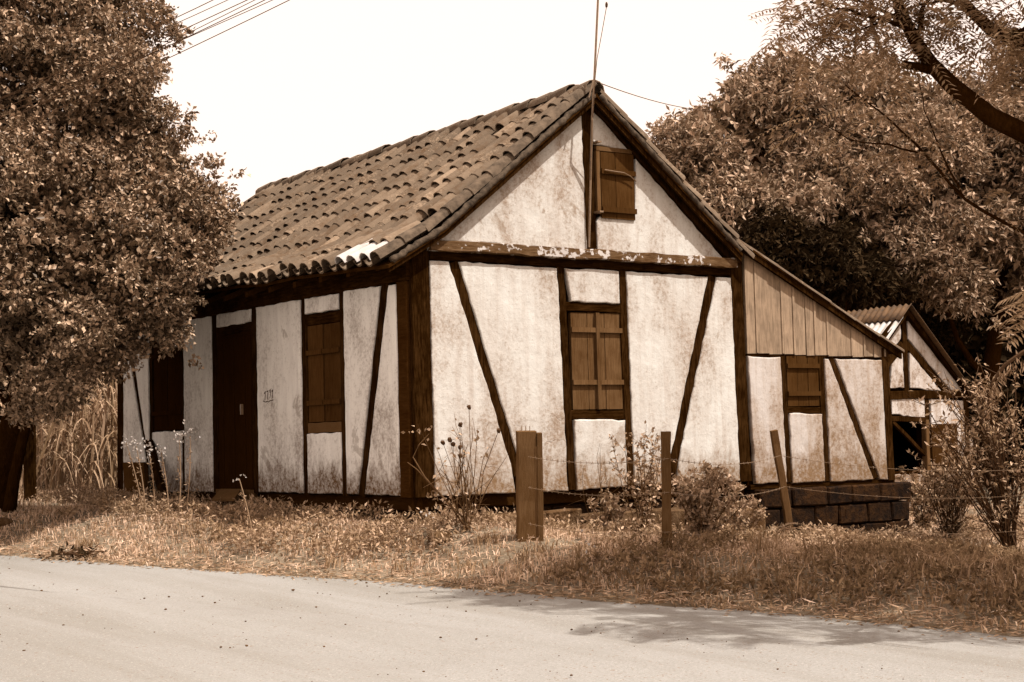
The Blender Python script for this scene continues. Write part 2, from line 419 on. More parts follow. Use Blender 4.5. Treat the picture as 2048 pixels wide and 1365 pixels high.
def panel(poly, axis, mat, parent, out=.024, jit=.008, plane=0.0, name='plaster_panel'):
    """a plaster infill panel: polygon (a, z) in the wall plane, slightly proud with a soft ragged edge"""
    P = []
    n = len(poly)
    for i in range(n):
        a, b = A(*poly[i]), A(*poly[(i+1) % n]); k = max(1, int(np.linalg.norm(b-a)/.09))
        for q in range(k): P.append(a+(b-a)*q/k)
    P = np.array(P)
    area = .5*np.sum(P[:, 0]*np.roll(P[:, 1], -1)-np.roll(P[:, 0], -1)*P[:, 1])
    if area < 0: P = P[::-1]
    T = nrm(np.roll(P, -1, 0)-np.roll(P, 1, 0)); inn = np.stack([-T[:, 1], T[:, 0]], 1)
    P = P+inn*((rng.random((len(P), 1))-.65)*2*jit)
    rings = [(P, -.03), (P, out-.014), (P+inn*.006, out-.003), (P+inn*.015, out)]
    vs = []; fs = []; m_ = len(P)
    def put(q, o):
        if axis == 'y': return (q[0], plane-o, q[1])
        return (plane-o, q[0], q[1])
    for R_, o in rings:
        for q in R_: vs.append(put(q, o))
    flip = axis == 'x'
    for r in range(len(rings)-1):
        for j in range(m_):
            f = (r*m_+j, r*m_+(j+1) % m_, (r+1)*m_+(j+1) % m_, (r+1)*m_+j)
            fs.append(f[::-1] if flip else f)
    top = tuple((len(rings)-1)*m_+j for j in range(m_)); fs.append(top[::-1] if flip else top)
    b = MB(); b.add(vs, fs); return b.build(name, mat, parent)
NY, NX = (0, -1, 0), (-1, 0, 0)
W, LEN = 4.76, 8.2
# solid body behind the panels and the gable
b = MB(); b.box((.06, .06, -.02), (W-.06, LEN, 2.6)); b.build('wall_core', M['core'], house)
b = MB(); b.add([(.16, .06, 2.6), (W-.10, .06, 2.6), (2.42, .06, 4.42), (.16, LEN, 2.6), (W-.10, LEN, 2.6), (2.42, LEN, 4.42)],
                [(0, 1, 2), (5, 4, 3), (0, 3, 4, 1), (1, 4, 5, 2), (2, 5, 3, 0)]); b.build('gable_core', M['core'], house)
# --- gable wall, lower storey
def px(pts): return [tuple(onY(*p)[[0, 2]]) for p in pts]
def pxs(pts): return [tuple(onX(*p)[[1, 2]]) for p in pts]
timber('corner_post', (.145, 0, -.02), (.135, 0, 2.62), NY, .23, M['timber'], house, .02, .25)
timber('post', (4.69, 0, -.02), (4.65, 0, 2.88), NY, .20, M['timber'], house, .02, .12)
timber('sill_beam', (.05, 0, -.09), (W, 0, -.11), NY, .14, M['soffit'], house, -.085, .14)
timber('tie_beam', (.26, 0, 2.545), (4.55, 0, 2.53), NY, .14, M['timber_h'], house, .02, .12)
ledge = timber('ledge_board', (.22, 0, 2.625), (4.60, 0, 2.612), NY, .115, M['ledge'], house, .10, .05, .012)
for a, c, wd in (((905, 525), (1036, 950), .13), ((1424, 553), (1342, 950), .13)):
    p, q = onY(*a), onY(*c); timber('brace', q, p, NY, wd, M['timber'], house, .008, .08, .009)
timber('stud', (2.065, 0, -.02), (1.985, 0, 2.48), NY, .11, M['timber'], house, .01)
timber('stud', (2.905, 0, -.02), (2.875, 0, 2.48), NY, .11, M['timber'], house, .01)
bl0, bl1, br0, br1 = (.50, 2.47), (1.30, -.005), (4.22, 2.46), (3.53, -.005)
panel([(.262, -.02), (1.28, -.02), (1.235, .29), (.49, 2.455), (.25, 2.465)], 'y', M['plaster'], house)
panel([(1.43, -.02), (2.00, -.03), (1.93, 2.45), (.62, 2.465), (1.34, .33)], 'y', M['plaster'], house)
panel([(2.12, 2.085), (2.82, 2.075), (2.82, 2.455), (2.05, 2.45)], 'y', M['plaster'], house)
panel([(2.125, -.03), (2.85, .0), (2.845, .74), (2.12, .755)], 'y', M['plaster'], house)
panel([(2.96, 0), (3.47, -.01), (3.52, .33), (4.19, 2.44), (2.93, 2.45)], 'y', M['plaster'], house)
panel([(3.60, -.01), (4.60, -.01), (4.56, 2.44), (4.33, 2.44), (3.66, .33)], 'y', M['plaster'], house)
# window with two shutters
win = thing_frame = None
def shutter_leaf(x0, x1, z0, z1, parent, mat, split=.62, plane='y', battens=(.18, .78), depth=.0, bw_=.055):
    """one shutter leaf: boards with open joints and two battens"""
    def B(a0, a1, c0, c1, o0, o1):
        b = MB()
        if plane == 'y': b.box((a0, -o1, c0), (a1, -o0, c1))
        else: b.box((-o1, a0, c0), (-o0, a1, c1))
        return b
    leaf = B(x0+.004, x1-.004, z0+.01, z1-.01, -.05+depth, -.032+depth).build('shutter', mat, parent)
    cuts = [x0+.004]+[x0+(x1-x0)*s for s in (split if hasattr(split, '__len__') else (split,))]+[x1-.004]
    for q in range(len(cuts)-1):
        B(cuts[q]+.004, cuts[q+1]-.004, z0+.004*random.random(), z1-.004*random.random(), -.034+depth, -.010+depth+.004*random.random()).build('board', mat, leaf)
    for t in battens:
        z = z0+(z1-z0)*t
        B(x0+.002, x1-.002, z-bw_/2, z+bw_/2, -.008+depth, .022+depth).build('batten', mat, leaf)
    return leaf
def window(parent, rect, plane, mat, mt, astragal=True, splits=(.62, .36), lint=.10, sill=.09, name='window'):
    a0, a1, z0, z1 = rect
    fr = MB()
    def B(mb, p0, p1, c0, c1, o0, o1):
        if plane == 'y': mb.box((p0, -o1, c0), (p1, -o0, c1))
        else: mb.box((-o1, p0, c0), (-o0, p1, c1))
    B(fr, a0-.01, a1+.01, z0-.005, z1+.005, -.058, -.052)
    root = fr.build(name, M['core'], parent)
    return root
wg = window(house, (2.13, 2.85, .87, 1.97), 'y', M['shutter'], M['timber'])
timber('lintel', (2.05, 0, 2.03), (2.84, 0, 2.02), NY, .10, M['timber_h'], wg, .006, .08)
timber('window_sill', (2.09, 0, .815), (2.86, 0, .80), NY, .10, M['timber_h'], wg, .0, .08)
xm = 2.475
shutter_leaf(2.115, xm, .87, 1.965, wg, M['shutter'], .66, battens=(.28, .82))
shutter_leaf(xm, 2.845, .87, 1.965, wg, M['shutter'], .34, battens=(.28, .82))
b = MB(); b.box((xm-.018, -.030, .87), (xm+.030, .012, 1.965)); b.build('astragal', M['shutter'], wg)
# --- gable triangle
timber('king_post', (2.43, 0, 2.66), (2.41, 0, 4.42), NY, .17, M['timber'], house, .02, .1)
timber('rafter', (.10, 0, 2.58), (2.36, 0, 4.40), NY, .13, M['timber'], house, .05, .1)
timber('rafter', (4.66, 0, 2.62), (2.46, 0, 4.42), NY, .15, M['timber'], house, .06, .1)
panel([(.38, 2.685), (2.36, 2.675), (2.335, 4.30), (2.30, 4.28)], 'y', M['plaster'], house)
panel([(2.51, 2.67), (4.46, 2.66), (3.12, 3.78), (3.07, 3.06), (2.58, 3.07), (2.55, 3.06), (2.515, 3.0)], 'y', M['plaster'], house)
panel([(2.50, 3.90), (3.02, 3.86), (2.64, 4.19), (2.50, 4.28)], 'y', M['plaster'], house)
gw = MB(); gw.box((2.50, .05, 3.07), (3.07, .058, 3.88)); gw = gw.build('attic_window', M['core'], house)
b = MB(); b.box((2.515, -.045, 3.10), (2.565, .03, 3.84)); b.build('frame_jamb', M['post'], gw)
b = MB(); b.box((2.515, -.05, 3.825), (3.04, .03, 3.875)); b.build('frame_head', M['post'], gw)
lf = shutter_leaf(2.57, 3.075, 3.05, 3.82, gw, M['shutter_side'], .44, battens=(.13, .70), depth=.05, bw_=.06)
b = MB(); b.tube([(2.60, -.085, 3.60), (2.75, -.088, 3.59), (2.88, -.09, 3.585), (2.98, -.088, 3.55), (3.06, -.085, 3.50)], .007, 5); b.build('bent_wire', M['wire'], lf)
# --- road side wall
timber('corner_post_shaded_face', (0, .15, -.02), (0, .14, 2.45), NX, .21, M['soffit'], house, .012, .08)  # side face of the post, its shade put into the wood colour
timber('wall_plate', (0, 0, 2.36), (0, LEN, 2.36), NX, .22, M['timber_h'], house, .03, .1)
timber('sill_beam', (0, .05, -.09), (0, LEN, -.10), NX, .16, M['soffit'], house, -.085, .14)
for y in (1.43, 2.345, 3.635, 4.79): timber('stud', (0, y, -.02), (0, y-.01, 2.28), NX, (.12, .12, .16, .18)[(1.43, 2.345, 3.635, 4.79).index(y)], M['timber'], house, .01)
timber('stud', (0, 5.80, -.02), (0, 5.80, 2.28), NX, .10, M['timber'], house, .01)
timber('stud', (0, 6.90, -.02), (0, 6.90, 2.28), NX, .10, M['timber'], house, .01)
timber('end_post', (0, 8.08, -.30), (0, 8.0, 2.28), NX, .26, M['timber'], house, .012)
timber('brace', (0, 1.06, -.02), (0, .47, 2.28), NX, .13, M['timber'], house, .012, .08, .012)
timber('brace', (0, 6.98, .30), (0, 7.68, 2.15), NX, .12, M['timber'], house, .012, .08, .01)
ps = M['plaster_side_lifted']
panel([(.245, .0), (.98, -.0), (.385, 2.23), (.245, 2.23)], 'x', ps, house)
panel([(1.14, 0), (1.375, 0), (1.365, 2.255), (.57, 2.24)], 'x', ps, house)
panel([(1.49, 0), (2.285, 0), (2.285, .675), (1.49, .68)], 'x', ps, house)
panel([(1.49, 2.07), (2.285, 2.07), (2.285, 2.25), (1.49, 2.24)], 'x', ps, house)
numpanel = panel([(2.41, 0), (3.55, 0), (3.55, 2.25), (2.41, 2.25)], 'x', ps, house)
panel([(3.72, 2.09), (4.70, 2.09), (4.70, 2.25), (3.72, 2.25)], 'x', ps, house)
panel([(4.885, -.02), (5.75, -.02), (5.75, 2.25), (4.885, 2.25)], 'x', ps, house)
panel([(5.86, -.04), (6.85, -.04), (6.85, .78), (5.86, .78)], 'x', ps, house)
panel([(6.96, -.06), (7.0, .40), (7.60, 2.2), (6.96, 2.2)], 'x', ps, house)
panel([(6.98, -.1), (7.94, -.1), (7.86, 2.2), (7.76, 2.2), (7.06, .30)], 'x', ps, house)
ws = window(house, (1.49, 2.29, .80, 1.94), 'x', None, None)
timber('lintel', (0, 1.49, 1.99), (0, 2.285, 2.0), NX, .13, M['timber_h'], ws, .0, .06)
timber('window_sill', (0, 1.49, .745), (0, 2.285, .745), NX, .12, M['plank'], ws, .005, .06)
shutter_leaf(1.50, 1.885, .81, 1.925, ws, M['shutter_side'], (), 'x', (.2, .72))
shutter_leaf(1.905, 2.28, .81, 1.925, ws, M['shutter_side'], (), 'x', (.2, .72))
wd_ = window(house, (5.85, 6.86, .78, 2.24), 'x', None, None)
tag(wd_, 'dark far window of the road side wall, both shutters closed')
timber('lintel', (0, 5.85, 2.18), (0, 6.85, 2.18), NX, .12, M['timber_h'], wd_, .0, .06)
shutter_leaf(5.86, 6.355, .80, 2.12, wd_, M['door'], .5, 'x'); shutter_leaf(6.355, 6.85, .80, 2.12, wd_, M['door'], .5, 'x')
# door
d = MB(); d.box((.0, 3.72, -.02), (.06, 4.70, 1.98)); dr = d.build('door', M['door'], house)
for q in range(6):
    b = MB(); y0 = 3.74+q*.158; b.box((-.012-.004*(q % 2), y0+.004, 0.0), (.0-.001, y0+.154, 1.93)); b.build('board', M['door'], dr)
timber('door_lintel', (0, 3.71, 2.03), (0, 4.71, 2.03), NX, .13, M['timber_h'], dr, .005, .06)
b = MB(); b.box((-.05, 3.95, .95), (-.018, 3.98, 1.08)); b.build('handle', M['metal'], dr)
b = MB(); b.box((-.06, 3.72, -.10), (.05, 4.70, .02)); b.build('threshold', M['plank'], dr)
# house number painted on the plaster: strokes in (y, z)
def strokes(lines, wdt, parent, name):
    b = MB()
    for ln in lines:
        for i in range(len(ln)-1):
            p, q = A(*ln[i]), A(*ln[i+1]); t = nrm(q-p); s_ = A(-t[1], t[0])*wdt/2; p = p-t*wdt*.4; q = q+t*wdt*.4
            c = [p-s_, q-s_, q+s_, p+s_]; o0, o1 = .0215, .0262
            b.hexa([(-o0, u[0], u[1]) for u in c]+[(-o1, u[0], u[1]) for u in c])
    return b.build(name, M['ink'], parent)
def Np(u, v): p = onX(500+u/13.65, 740+v/13.65); return (p[1], p[2])
strokes([[Np(440, 650), Np(470, 600), Np(460, 830)]], .014, numpanel, 'number_digit')
strokes([[Np(505, 602), Np(545, 575), Np(535, 690), Np(530, 800)]], .012, numpanel, 'number_digit')
strokes([[Np(618, 605), Np(588, 612), Np(582, 565), Np(606, 545), Np(620, 580), Np(610, 700), Np(592, 765)]], .009, numpanel, 'number_digit')
strokes([[Np(650, 590), Np(675, 545), Np(660, 760)]], .012, numpanel, 'number_digit')
strokes([[Np(410, 850), Np(440, 870), Np(480, 882), Np(520, 862), Np(560, 880), Np(600, 840), Np(640, 842), Np(685, 825)]], .010, numpanel, 'number_underline')
# --- lean-to at the right end
pa = M['plaster_annex']
b = MB(); b.add([(W, .05, -.1), (7.26, .05, -.1), (7.26, .05, 1.62), (W, .05, 2.76), (W, LEN, -.1), (7.26, LEN, -.1), (7.26, LEN, 1.62), (W, LEN, 2.76)],
                [(0, 1, 2, 3), (7, 6, 5, 4), (1, 5, 6, 2), (3, 2, 6, 7), (0, 4, 5, 1)]); b.build('lean_to_core', M['core'], house)
xb = 4.80; ib = 0
while xb < 7.22:
    wdt = [.17, .20, .24, .19, .21, .16, .23, .24, .20, .22, .18, .2, .2, .2][ib]
    x1 = min(xb+wdt, 7.27); zt = lambda x: 2.80-.462*(x-4.79)
    bo = MB(); dz = (random.random()-.5)*.012; zl = 1.525-.012*(xb-4.8)
    o = .012+.010*(ib % 2)
    bo.hexa([(xb, .03, zl+dz), (x1-.008, .03, zl+dz+.004), (x1-.008, -o, zl+dz+.004), (xb, -o, zl+dz), (xb, .03, zt(xb)), (x1-.008, .03, zt(x1)), (x1-.008, -o, zt(x1)), (xb, -o, zt(xb))])
    cb = bo.build('cladding_board', M['cladding'], house)
    if ib % 3 != 1:
        st = MB(); st.box((x1-.022, -o-.012, zl+.01), (x1+.012, -o+.002, zt(x1)-.02)); st.build('cover_strip', M['cladding'], cb)
    xb = x1; ib += 1
b = MB(); b.box((4.80, -.004, 1.49), (7.25, .04, 1.525)); b.build('cladding_rail', M['timber_h'], house)
timber('stud', (5.43, 0, -.06), (5.39, 0, 1.5), NY, .105, M['timber'], house, .008)
timber('stud', (6.10, 0, -.07), (6.07, 0, 1.5), NY, .10, M['timber'], house, .008)
timber('end_post', (7.27, 0, -.10), (7.24, 0, 1.62), NY, .14, M['timber'], house, .03)
timber('sill_beam', (4.79, 0, -.10), (7.36, 0, -.115), NY, .06, M['timber_h'], house, .0, .1)
timber('brace', (7.00, 0, -.06), (6.25, 0, 1.49), NY, .10, M['timber'], house, .006)
panel([(4.86, -.06), (5.385, -.06), (5.345, 1.48), (4.80, 1.49)], 'y', pa, house)
panel([(5.49, -.07), (6.05, -.07), (6.04, .77), (5.47, .79)], 'y', pa, house)
panel([(6.16, -.08), (6.94, -.08), (6.20, 1.47), (6.125, 1.47)], 'y', pa, house)
panel([(7.06, -.08), (7.21, -.09), (7.18, 1.46), (6.32, 1.47)], 'y', pa, house)
wl = window(house, (5.455, 6.03, .86, 1.50), 'y', None, None)
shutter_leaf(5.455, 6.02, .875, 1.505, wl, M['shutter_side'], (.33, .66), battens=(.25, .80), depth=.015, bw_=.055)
timber('window_sill', (5.45, 0, .83), (6.03, 0, .82), NY, .085, M['timber_h'], wl, .005, .05)
# --- foundations: rows of dark stones, each a block
def stone_block(a, b_, jit, mat, parent, name='foundation_stone'):
    x0, y0, z0 = a; x1, y1, z1 = b_
    c = []
    for (x, y, z) in ((x0,y0,z0),(x1,y0,z0),(x1,y1,z0),(x0,y1,z0),(x0,y0,z1),(x1,y0,z1),(x1,y1,z1),(x0,y1,z1)):
        c.append((x+(random.random()-.5)*jit, y+(random.random()-.5)*jit, z+(random.random()-.5)*jit))
    mb = MB(); mb.hexa(c)
    me = mb.mesh(name, mat, origin(parent))
    import bmesh
    bm = bmesh.new(); bm.from_mesh(me)
    bmesh.ops.bevel(bm, geom=list(bm.edges), offset=.018, segments=1, affect='EDGES'); bm.to_mesh(me); bm.free()
    return link(name, me, parent)
x = 4.86
cx = [4.84, 5.40, 6.02, 6.45, 6.98, 7.58]
b = MB(); b.box((4.9, .02, -1.2), (7.45, LEN, -.14)); b.build('foundation_core', M['core'], house)
for q in range(5): stone_block((cx[q]+.01, -.10, -.36), (cx[q+1]-.01, .2, -.135), .02, M['stone'], house)
cx = [4.84, 5.22, 5.80, 6.22, 6.75, 7.2, 7.56]
for q in range(6): stone_block((cx[q]+.01, -.08, -.62), (cx[q+1]-.01, .2, -.375), .02, M['stone'], house)
cx = [4.84, 5.5, 6.0, 6.6, 7.1, 7.55]
for q in range(5): stone_block((cx[q]+.01, -.07, -.95), (cx[q+1]-.01, .2, -.635), .02, M['stone'], house)
b = MB(); b.box((.12, .14, -.9), (W, LEN-.1, -.17)); b.build('foundation_core', M['core'], house)
for q in range(8): stone_block((.12+q*.59, .12, -.62), (.12+q*.59+.57, .36, -.19), .03, M['stone'], house)
for q in range(12): stone_block((.11, .1+q*.67, -.62), (.36, .1+q*.67+.65, -.19), .03, M['stone'], house)
# kerb of rough stones along the foot of the gable
xk = .05
for q in range(7):
    L_ = [.62, .75, .5, .8, .7, .66, .6][q]; zk = -.20-.02*q
    ks = stone_block((xk+.012, -.36-.03*(q % 2), zk-.45), (xk+L_-.012, -.08, zk+.03*((q*7) % 3-1)*.6), .04, M['stone_lit'], house, 'kerb_stone'); xk += L_

# --- roof
ROOF_Y0, ROOF_Y1 = -.21, 8.32
XR = 2.45
def zl(x, y):          # plane the left slope's tiles lie on
    e = 2.42+.13*sst(-.2, 4.2, y)
    up = 4.475-.775*(XR-x)
    knee = .35; zk = 4.475-.775*(XR-knee)
    low = e+(zk-e)*(x+.38)/(knee+.38)
    return (up if x > knee else low)+.018*math.sin(y*1.7+x)+.012*math.sin(y*4.1-2*x)
def zr_(x, y): return 4.475-.78*(x-XR)+.012*math.sin(y*2.1+x)
def tile_mesh(name, r0, r1, L, concave=False, seed=0):
    """half-round clay tile; local x across, y down the slope, z off the roof"""
    rr = random.Random(seed); k = 7; vs = []; fs = []
    for e, (yy_, r) in enumerate(((0, r0), (L*.5, (r0+r1)/2), (L, r1))):
        for th_ in (0, .013):
            for j in range(k):
                a = math.radians(-8)+math.radians(196)*j/(k-1); q = r-th_
                x, z = -math.cos(a)*q*1.02, math.sin(a)*q*.86
                if concave: z = -z
                vs.append((x+(rr.random()-.5)*.004, yy_+(rr.random()-.5)*.006, z+(rr.random()-.5)*.004))
    for e in range(2):
        o = e*2*k; n = (e+1)*2*k
        for j in range(k-1):
            f1 = (o+j, o+j+1, n+j+1, n+j); f2 = (o+k+j, n+k+j, n+k+j+1, o+k+j+1)
            fs += [f1, f2] if not concave else [f1[::-1], f2[::-1]]
        fs += [(o, n, n+k, o+k), (o+k-1, o+2*k-1, n+2*k-1, n+k-1)]
    for o in (0, 4*k):
        for j in range(k-1):
            f = (o+j, o+k+j, o+k+j+1, o+j+1); fs.append(f if o == 0 else f[::-1])
    return vs, fs
NC, NR = 33, 10
DY = (ROOF_Y1-ROOF_Y0)/NC
def frame_on(side, x, y):
    """matrix of the tile frame at plan position x, y of a slope"""
    f = zl if side < 0 else zr_
    e = .06; dz = (f(x+e*side, y)-f(x-e*side, y))/(2*e)
    ydir = nrm(A(side, 0, dz)); zdir = nrm(np.cross(A(0, side*1., 0), ydir)*1.0)
    if zdir[2] < 0: zdir = -zdir
    xdir = np.cross(ydir, zdir)
    return xdir, ydir, zdir, A(x, y, f(x, y))
def tmat(side, x, y, lift, yaw, roll, tilt=.0):
    xd, yd, zd, p = frame_on(side, x, y)
    Mx = Matrix(((xd[0], yd[0], zd[0]), (xd[1], yd[1], zd[1]), (xd[2], yd[2], zd[2]))).to_4x4()
    Mx.translation = Vector(p+zd*lift)
    return Mx @ Matrix.Rotation(yaw, 4, 'Z') @ Matrix.Rotation(roll, 4, 'Y') @ Matrix.Rotation(tilt, 4, 'X')
roof = MB()
# boarded deck under the tiles, closed at the verge
segs = [(-.35), (-.1), .35, 1.0, 1.7, XR]
for side in (-1, 1):
    pts = segs if side < 0 else [XR, 3.1, 3.8, 4.62]
    f = zl if side < 0 else zr_
    for q in range(len(pts)-1):
        x0, x1 = pts[q], pts[q+1]; y0, y1 = ROOF_Y0+.03, ROOF_Y1-.02
        nst = 12
        for s_ in range(nst):
            ya, yb = y0+(y1-y0)*s_/nst, y0+(y1-y0)*(s_+1)/nst
            lo, hi = -.085, -.05
            roof.hexa([(x0, ya, f(x0, ya)+lo), (x1, ya, f(x1, ya)+lo), (x1, yb, f(x1, yb)+lo), (x0, yb, f(x0, yb)+lo),
                       (x0, ya, f(x0, ya)+hi), (x1, ya, f(x1, ya)+hi), (x1, yb, f(x1, yb)+hi), (x0, yb, f(x0, yb)+hi)])
roof = roof.build('roof', M['soffit'], house)
hoff = Vector(-HB)
cov = []
for s_ in range(4):
    vs, fs = tile_mesh('t', .078, .098, .47, False, s_); me = bpy.data.meshes.new('roof_tile'); me.from_pydata(vs, [], fs); me.update()
    me.materials.append(M['tile']); cov.append(me)
    me.polygons.foreach_set('use_smooth', np.ones(len(me.polygons), bool)); me.set_sharp_from_angle(angle=math.radians(50))
covw = cov[0].copy(); covw.materials.clear(); covw.materials.append(M['tile_white'])
covr = cov[1].copy(); covr.materials.clear(); covr.materials.append(M['tile_rough'])
pan_v, pan_f = tile_mesh('p', .090, .078, .47, True, 9)
pans = MB(); extra = MB()
x_top, x_eave = XR-.06, -.38
def bake(mb, Mx, vs, fs): mb.add([Mx @ Vector(v) for v in vs], fs)
MISSING = {(7, 1), (1, 5), (8, 9)}
cov_v, cov_f = tile_mesh('c', .078, .098, .47, False, 3)
for r in range(NR):
    # lower end of course r, counted from the ridge
    xe = x_top-(x_top-x_eave)*(r+1)/NR
    for c in range(NC):
        y = ROOF_Y0+DY*(c+.5)
        yj = y+(random.random()-.5)*.03
        sl_ = math.hypot(1, .7)
        xu = xe+.47/sl_*.985+(random.random()-.5)*.035
        dsag = .01*math.sin(c*1.3+r)
        if r == NR-1: xu += (random.random()-.5)*.05
        Mx = tmat(-1, xu, yj, .030+dsag+.010*random.random(), (random.random()-.5)*.09, (random.random()-.5)*.1, .030+.022*(random.random()-.5))
        if (r, c) not in MISSING:
            if c < 30:
                me = cov[(r*7+c*3) % 4]
                if r == NR-1 and c in (1, 2, 3): me = covw
                elif c == 0: me = covr
                o = link('roof_tile', me, roof); o.matrix_local = Matrix.Translation(hoff) @ Mx
            else: bake(extra, Mx, cov_v, cov_f)
        if (r, c) != (7, 1):
            Mp = tmat(-1, xu-.02, y+DY/2+(random.random()-.5)*.02, .035, (random.random()-.5)*.05, 0, .03)
            bake(pans, Mp, pan_v, pan_f)
# the far slope
for r in range(8):
    for c in range(NC):
        x = XR+.10+r*.275; y = ROOF_Y0+DY*(c+.5)
        Mx = tmat(1, x-.06, y+(random.random()-.5)*.03, .03+.012*random.random(), (random.random()-.5)*.08, 0, .03)
        if c == 0:
            o = link('verge_tile', cov[(r+1) % 4], roof); o.matrix_local = Matrix.Translation(hoff) @ Mx
        else: bake(extra, Mx, cov_v, cov_f)
tag(pans.build('channel_tiles', M['tile'], roof, True), kind='stuff')
tag(extra.build('far_roof_tiles', M['tile'], roof, True), kind='stuff')
rv, rf = tile_mesh('r', .115, .135, .46, False, 5)
rm = bpy.data.meshes.new('ridge_tile'); rm.from_pydata(rv, [], rf); rm.update(); rm.materials.append(M['tile'])
rm.polygons.foreach_set('use_smooth', np.ones(len(rm.polygons), bool)); rm.set_sharp_from_angle(angle=math.radians(50))
nrg = 22
for q in range(nrg):
    y = ROOF_Y1-.02-q*(ROOF_Y1-ROOF_Y0-.16)/nrg
    o = link('ridge_tile', rm, roof)
    o.matrix_local = Matrix.Translation(hoff+Vector((XR+(random.random()-.5)*.02, y, 4.50+.012*math.sin(q*2.3)))) @ Matrix.Rotation(math.pi+(random.random()-.5)*.05, 4, 'Z') @ Matrix.Rotation(.03, 4, 'X')
# lumpy bed of mortar and lichen along the verge
for side, xa, xb_, n_ in ((-1, XR-.05, -.30, 60), (1, XR+.05, 4.6, 50)):
    f = zl if side < 0 else zr_
    pts = [(xa+(xb_-xa)*q/n_, ROOF_Y0+.045+(random.random()-.5)*.02, f(xa+(xb_-xa)*q/n_, ROOF_Y0)-.03+(random.random()-.5)*.018) for q in range(n_+1)]
    mb = MB(); mb.tube(pts, [.030+.014*random.random() for _ in pts], 7); mb.build('verge_mortar', M['mortar'], roof, True)
# verge boards under the tiles
for side, xa, xb_ in ((-1, -.33, XR), (1, 4.62, XR)):
    f = zl if side < 0 else zr_
    mb = MB(); n_ = 12
    for q in range(n_):
        x0, x1 = xa+(xb_-xa)*q/n_, xa+(xb_-xa)*(q+1)/n_
        if x0 > x1: x0, x1 = x1, x0
        mb.hexa([(x0, -.16, f(x0, 0)-.15), (x1, -.16, f(x1, 0)-.15), (x1, -.125, f(x1, 0)-.15), (x0, -.125, f(x0, 0)-.15),
                 (x0, -.16, f(x0, 0)-.088), (x1, -.16, f(x1, 0)-.088), (x1, -.125, f(x1, 0)-.088), (x0, -.125, f(x0, 0)-.088)])
    mb.build('verge_board', M['timber'], roof)
# rafter ends under the eave
for q in range(14):
    y = .1+q*.62
    mb = MB(); mb.hexa([(-.30, y, 2.345), (.1, y, 2.50), (.1, y+.07, 2.50), (-.30, y+.07, 2.345), (-.30, y, 2.41), (.1, y, 2.585), (.1, y+.07, 2.585), (-.30, y+.07, 2.41)])
    mb.build('rafter_end', M['soffit'], roof)
# lean-to roof
lr = MB()
def zle(x): return 2.835-.462*(x-4.78)
for x0, x1 in ((4.46, 5.5), (5.5, 6.5), (6.5, 7.50)):
    lr.hexa([(x0, -.10, zle(x0)-.03), (x1, -.10, zle(x1)-.03), (x1, LEN, zle(x1)-.03), (x0, LEN, zle(x0)-.03), (x0, -.10, zle(x0)), (x1, -.10, zle(x1)), (x1, LEN, zle(x1)), (x0, LEN, zle(x0))])
lr = lr.build('lean_to_roof', M['soffit'], house)
ex2 = MB()
for r in range(7):
    for c in range(NC):
        x = 4.40+r*.44; y = -.03+c*.25
        yd = nrm(A(1, 0, -.462)); zd = A(-yd[2], 0, yd[0]); xd = np.cross(yd, zd)
        Mx = Matrix(((xd[0], yd[0], zd[0]), (xd[1], yd[1], zd[1]), (xd[2], yd[2], zd[2]))).to_4x4()
        Mx.translation = Vector((x, y+(random.random()-.5)*.02, zle(x)-.01+.012*random.random()))
        Mx = Mx @ Matrix.Rotation((random.random()-.5)*.06, 4, 'Z') @ Matrix.Rotation(-.02, 4, 'X') @ Matrix.Diagonal((.9, 1.08, .62, 1))
        if c == 0: o = link('verge_tile', cov[r % 4], lr); o.matrix_local = Matrix.Translation(hoff) @ Mx
        else: bake(ex2, Mx, cov_v, cov_f)
tag(ex2.build('lean_to_tiles', M['tile'], lr, True), kind='stuff')
mb = MB(); mb.hexa([(4.5, -.085, zle(4.5)-.10), (7.5, -.085, zle(7.5)-.10), (7.5, -.045, zle(7.5)-.10), (4.5, -.045, zle(4.5)-.10), (4.5, -.085, zle(4.5)-.032), (7.5, -.085, zle(7.5)-.032), (7.5, -.045, zle(7.5)-.032), (4.5, -.045, zle(4.5)-.032)])
mb.build('verge_board', M['timber'], lr)

# ------------------------------------------------------------------ the shed behind
SY = 4.0
SB = A(12.25, SY, -1.0)
shed = thing('half_timbered_shed', tuple(SB), 'small derelict plastered shed with iron roof behind the lean-to', 'shed')
def S(px_, py_): p = onY(px_, py_, SY); return p[0], p[2]
ap = S(1806, 622); er = S(1934, 796); bl = S(1775, 778); brr = S(1930, 796)
xc, za = ap; xrr = er[0]; xll = 2*xc-xrr; zb = 1.12
w0, w1 = S(1786, 945), S(1850, 840)
b = MB(); b.box((xll+.05, SY+.10, -1.3), (w0[0], SY+.2, zb)); b.box((w1[0], SY+.10, -1.3), (xrr-.05, SY+.2, zb)); b.box((w0[0]+.001, SY+.10, -1.3), (w1[0]-.001, SY+.2, w0[1])); b.box((w0[0]+.001, SY+.10, w1[1]), (w1[0]-.001, SY+.2, zb))
b.box((xll+.05, SY+.21, -1.3), (xll+.15, SY+3.2, zb)); b.box((xrr-.15, SY+.21, -1.3), (xrr-.05, SY+3.2, zb)); b.box((xll+.16, SY+3.1, -1.3), (xrr-.16, SY+3.2, zb)); b.box((xll+.16, SY+.21, zb-.05), (xrr-.16, SY+3.09, zb)); b.build('wall_core', M['core'], shed)
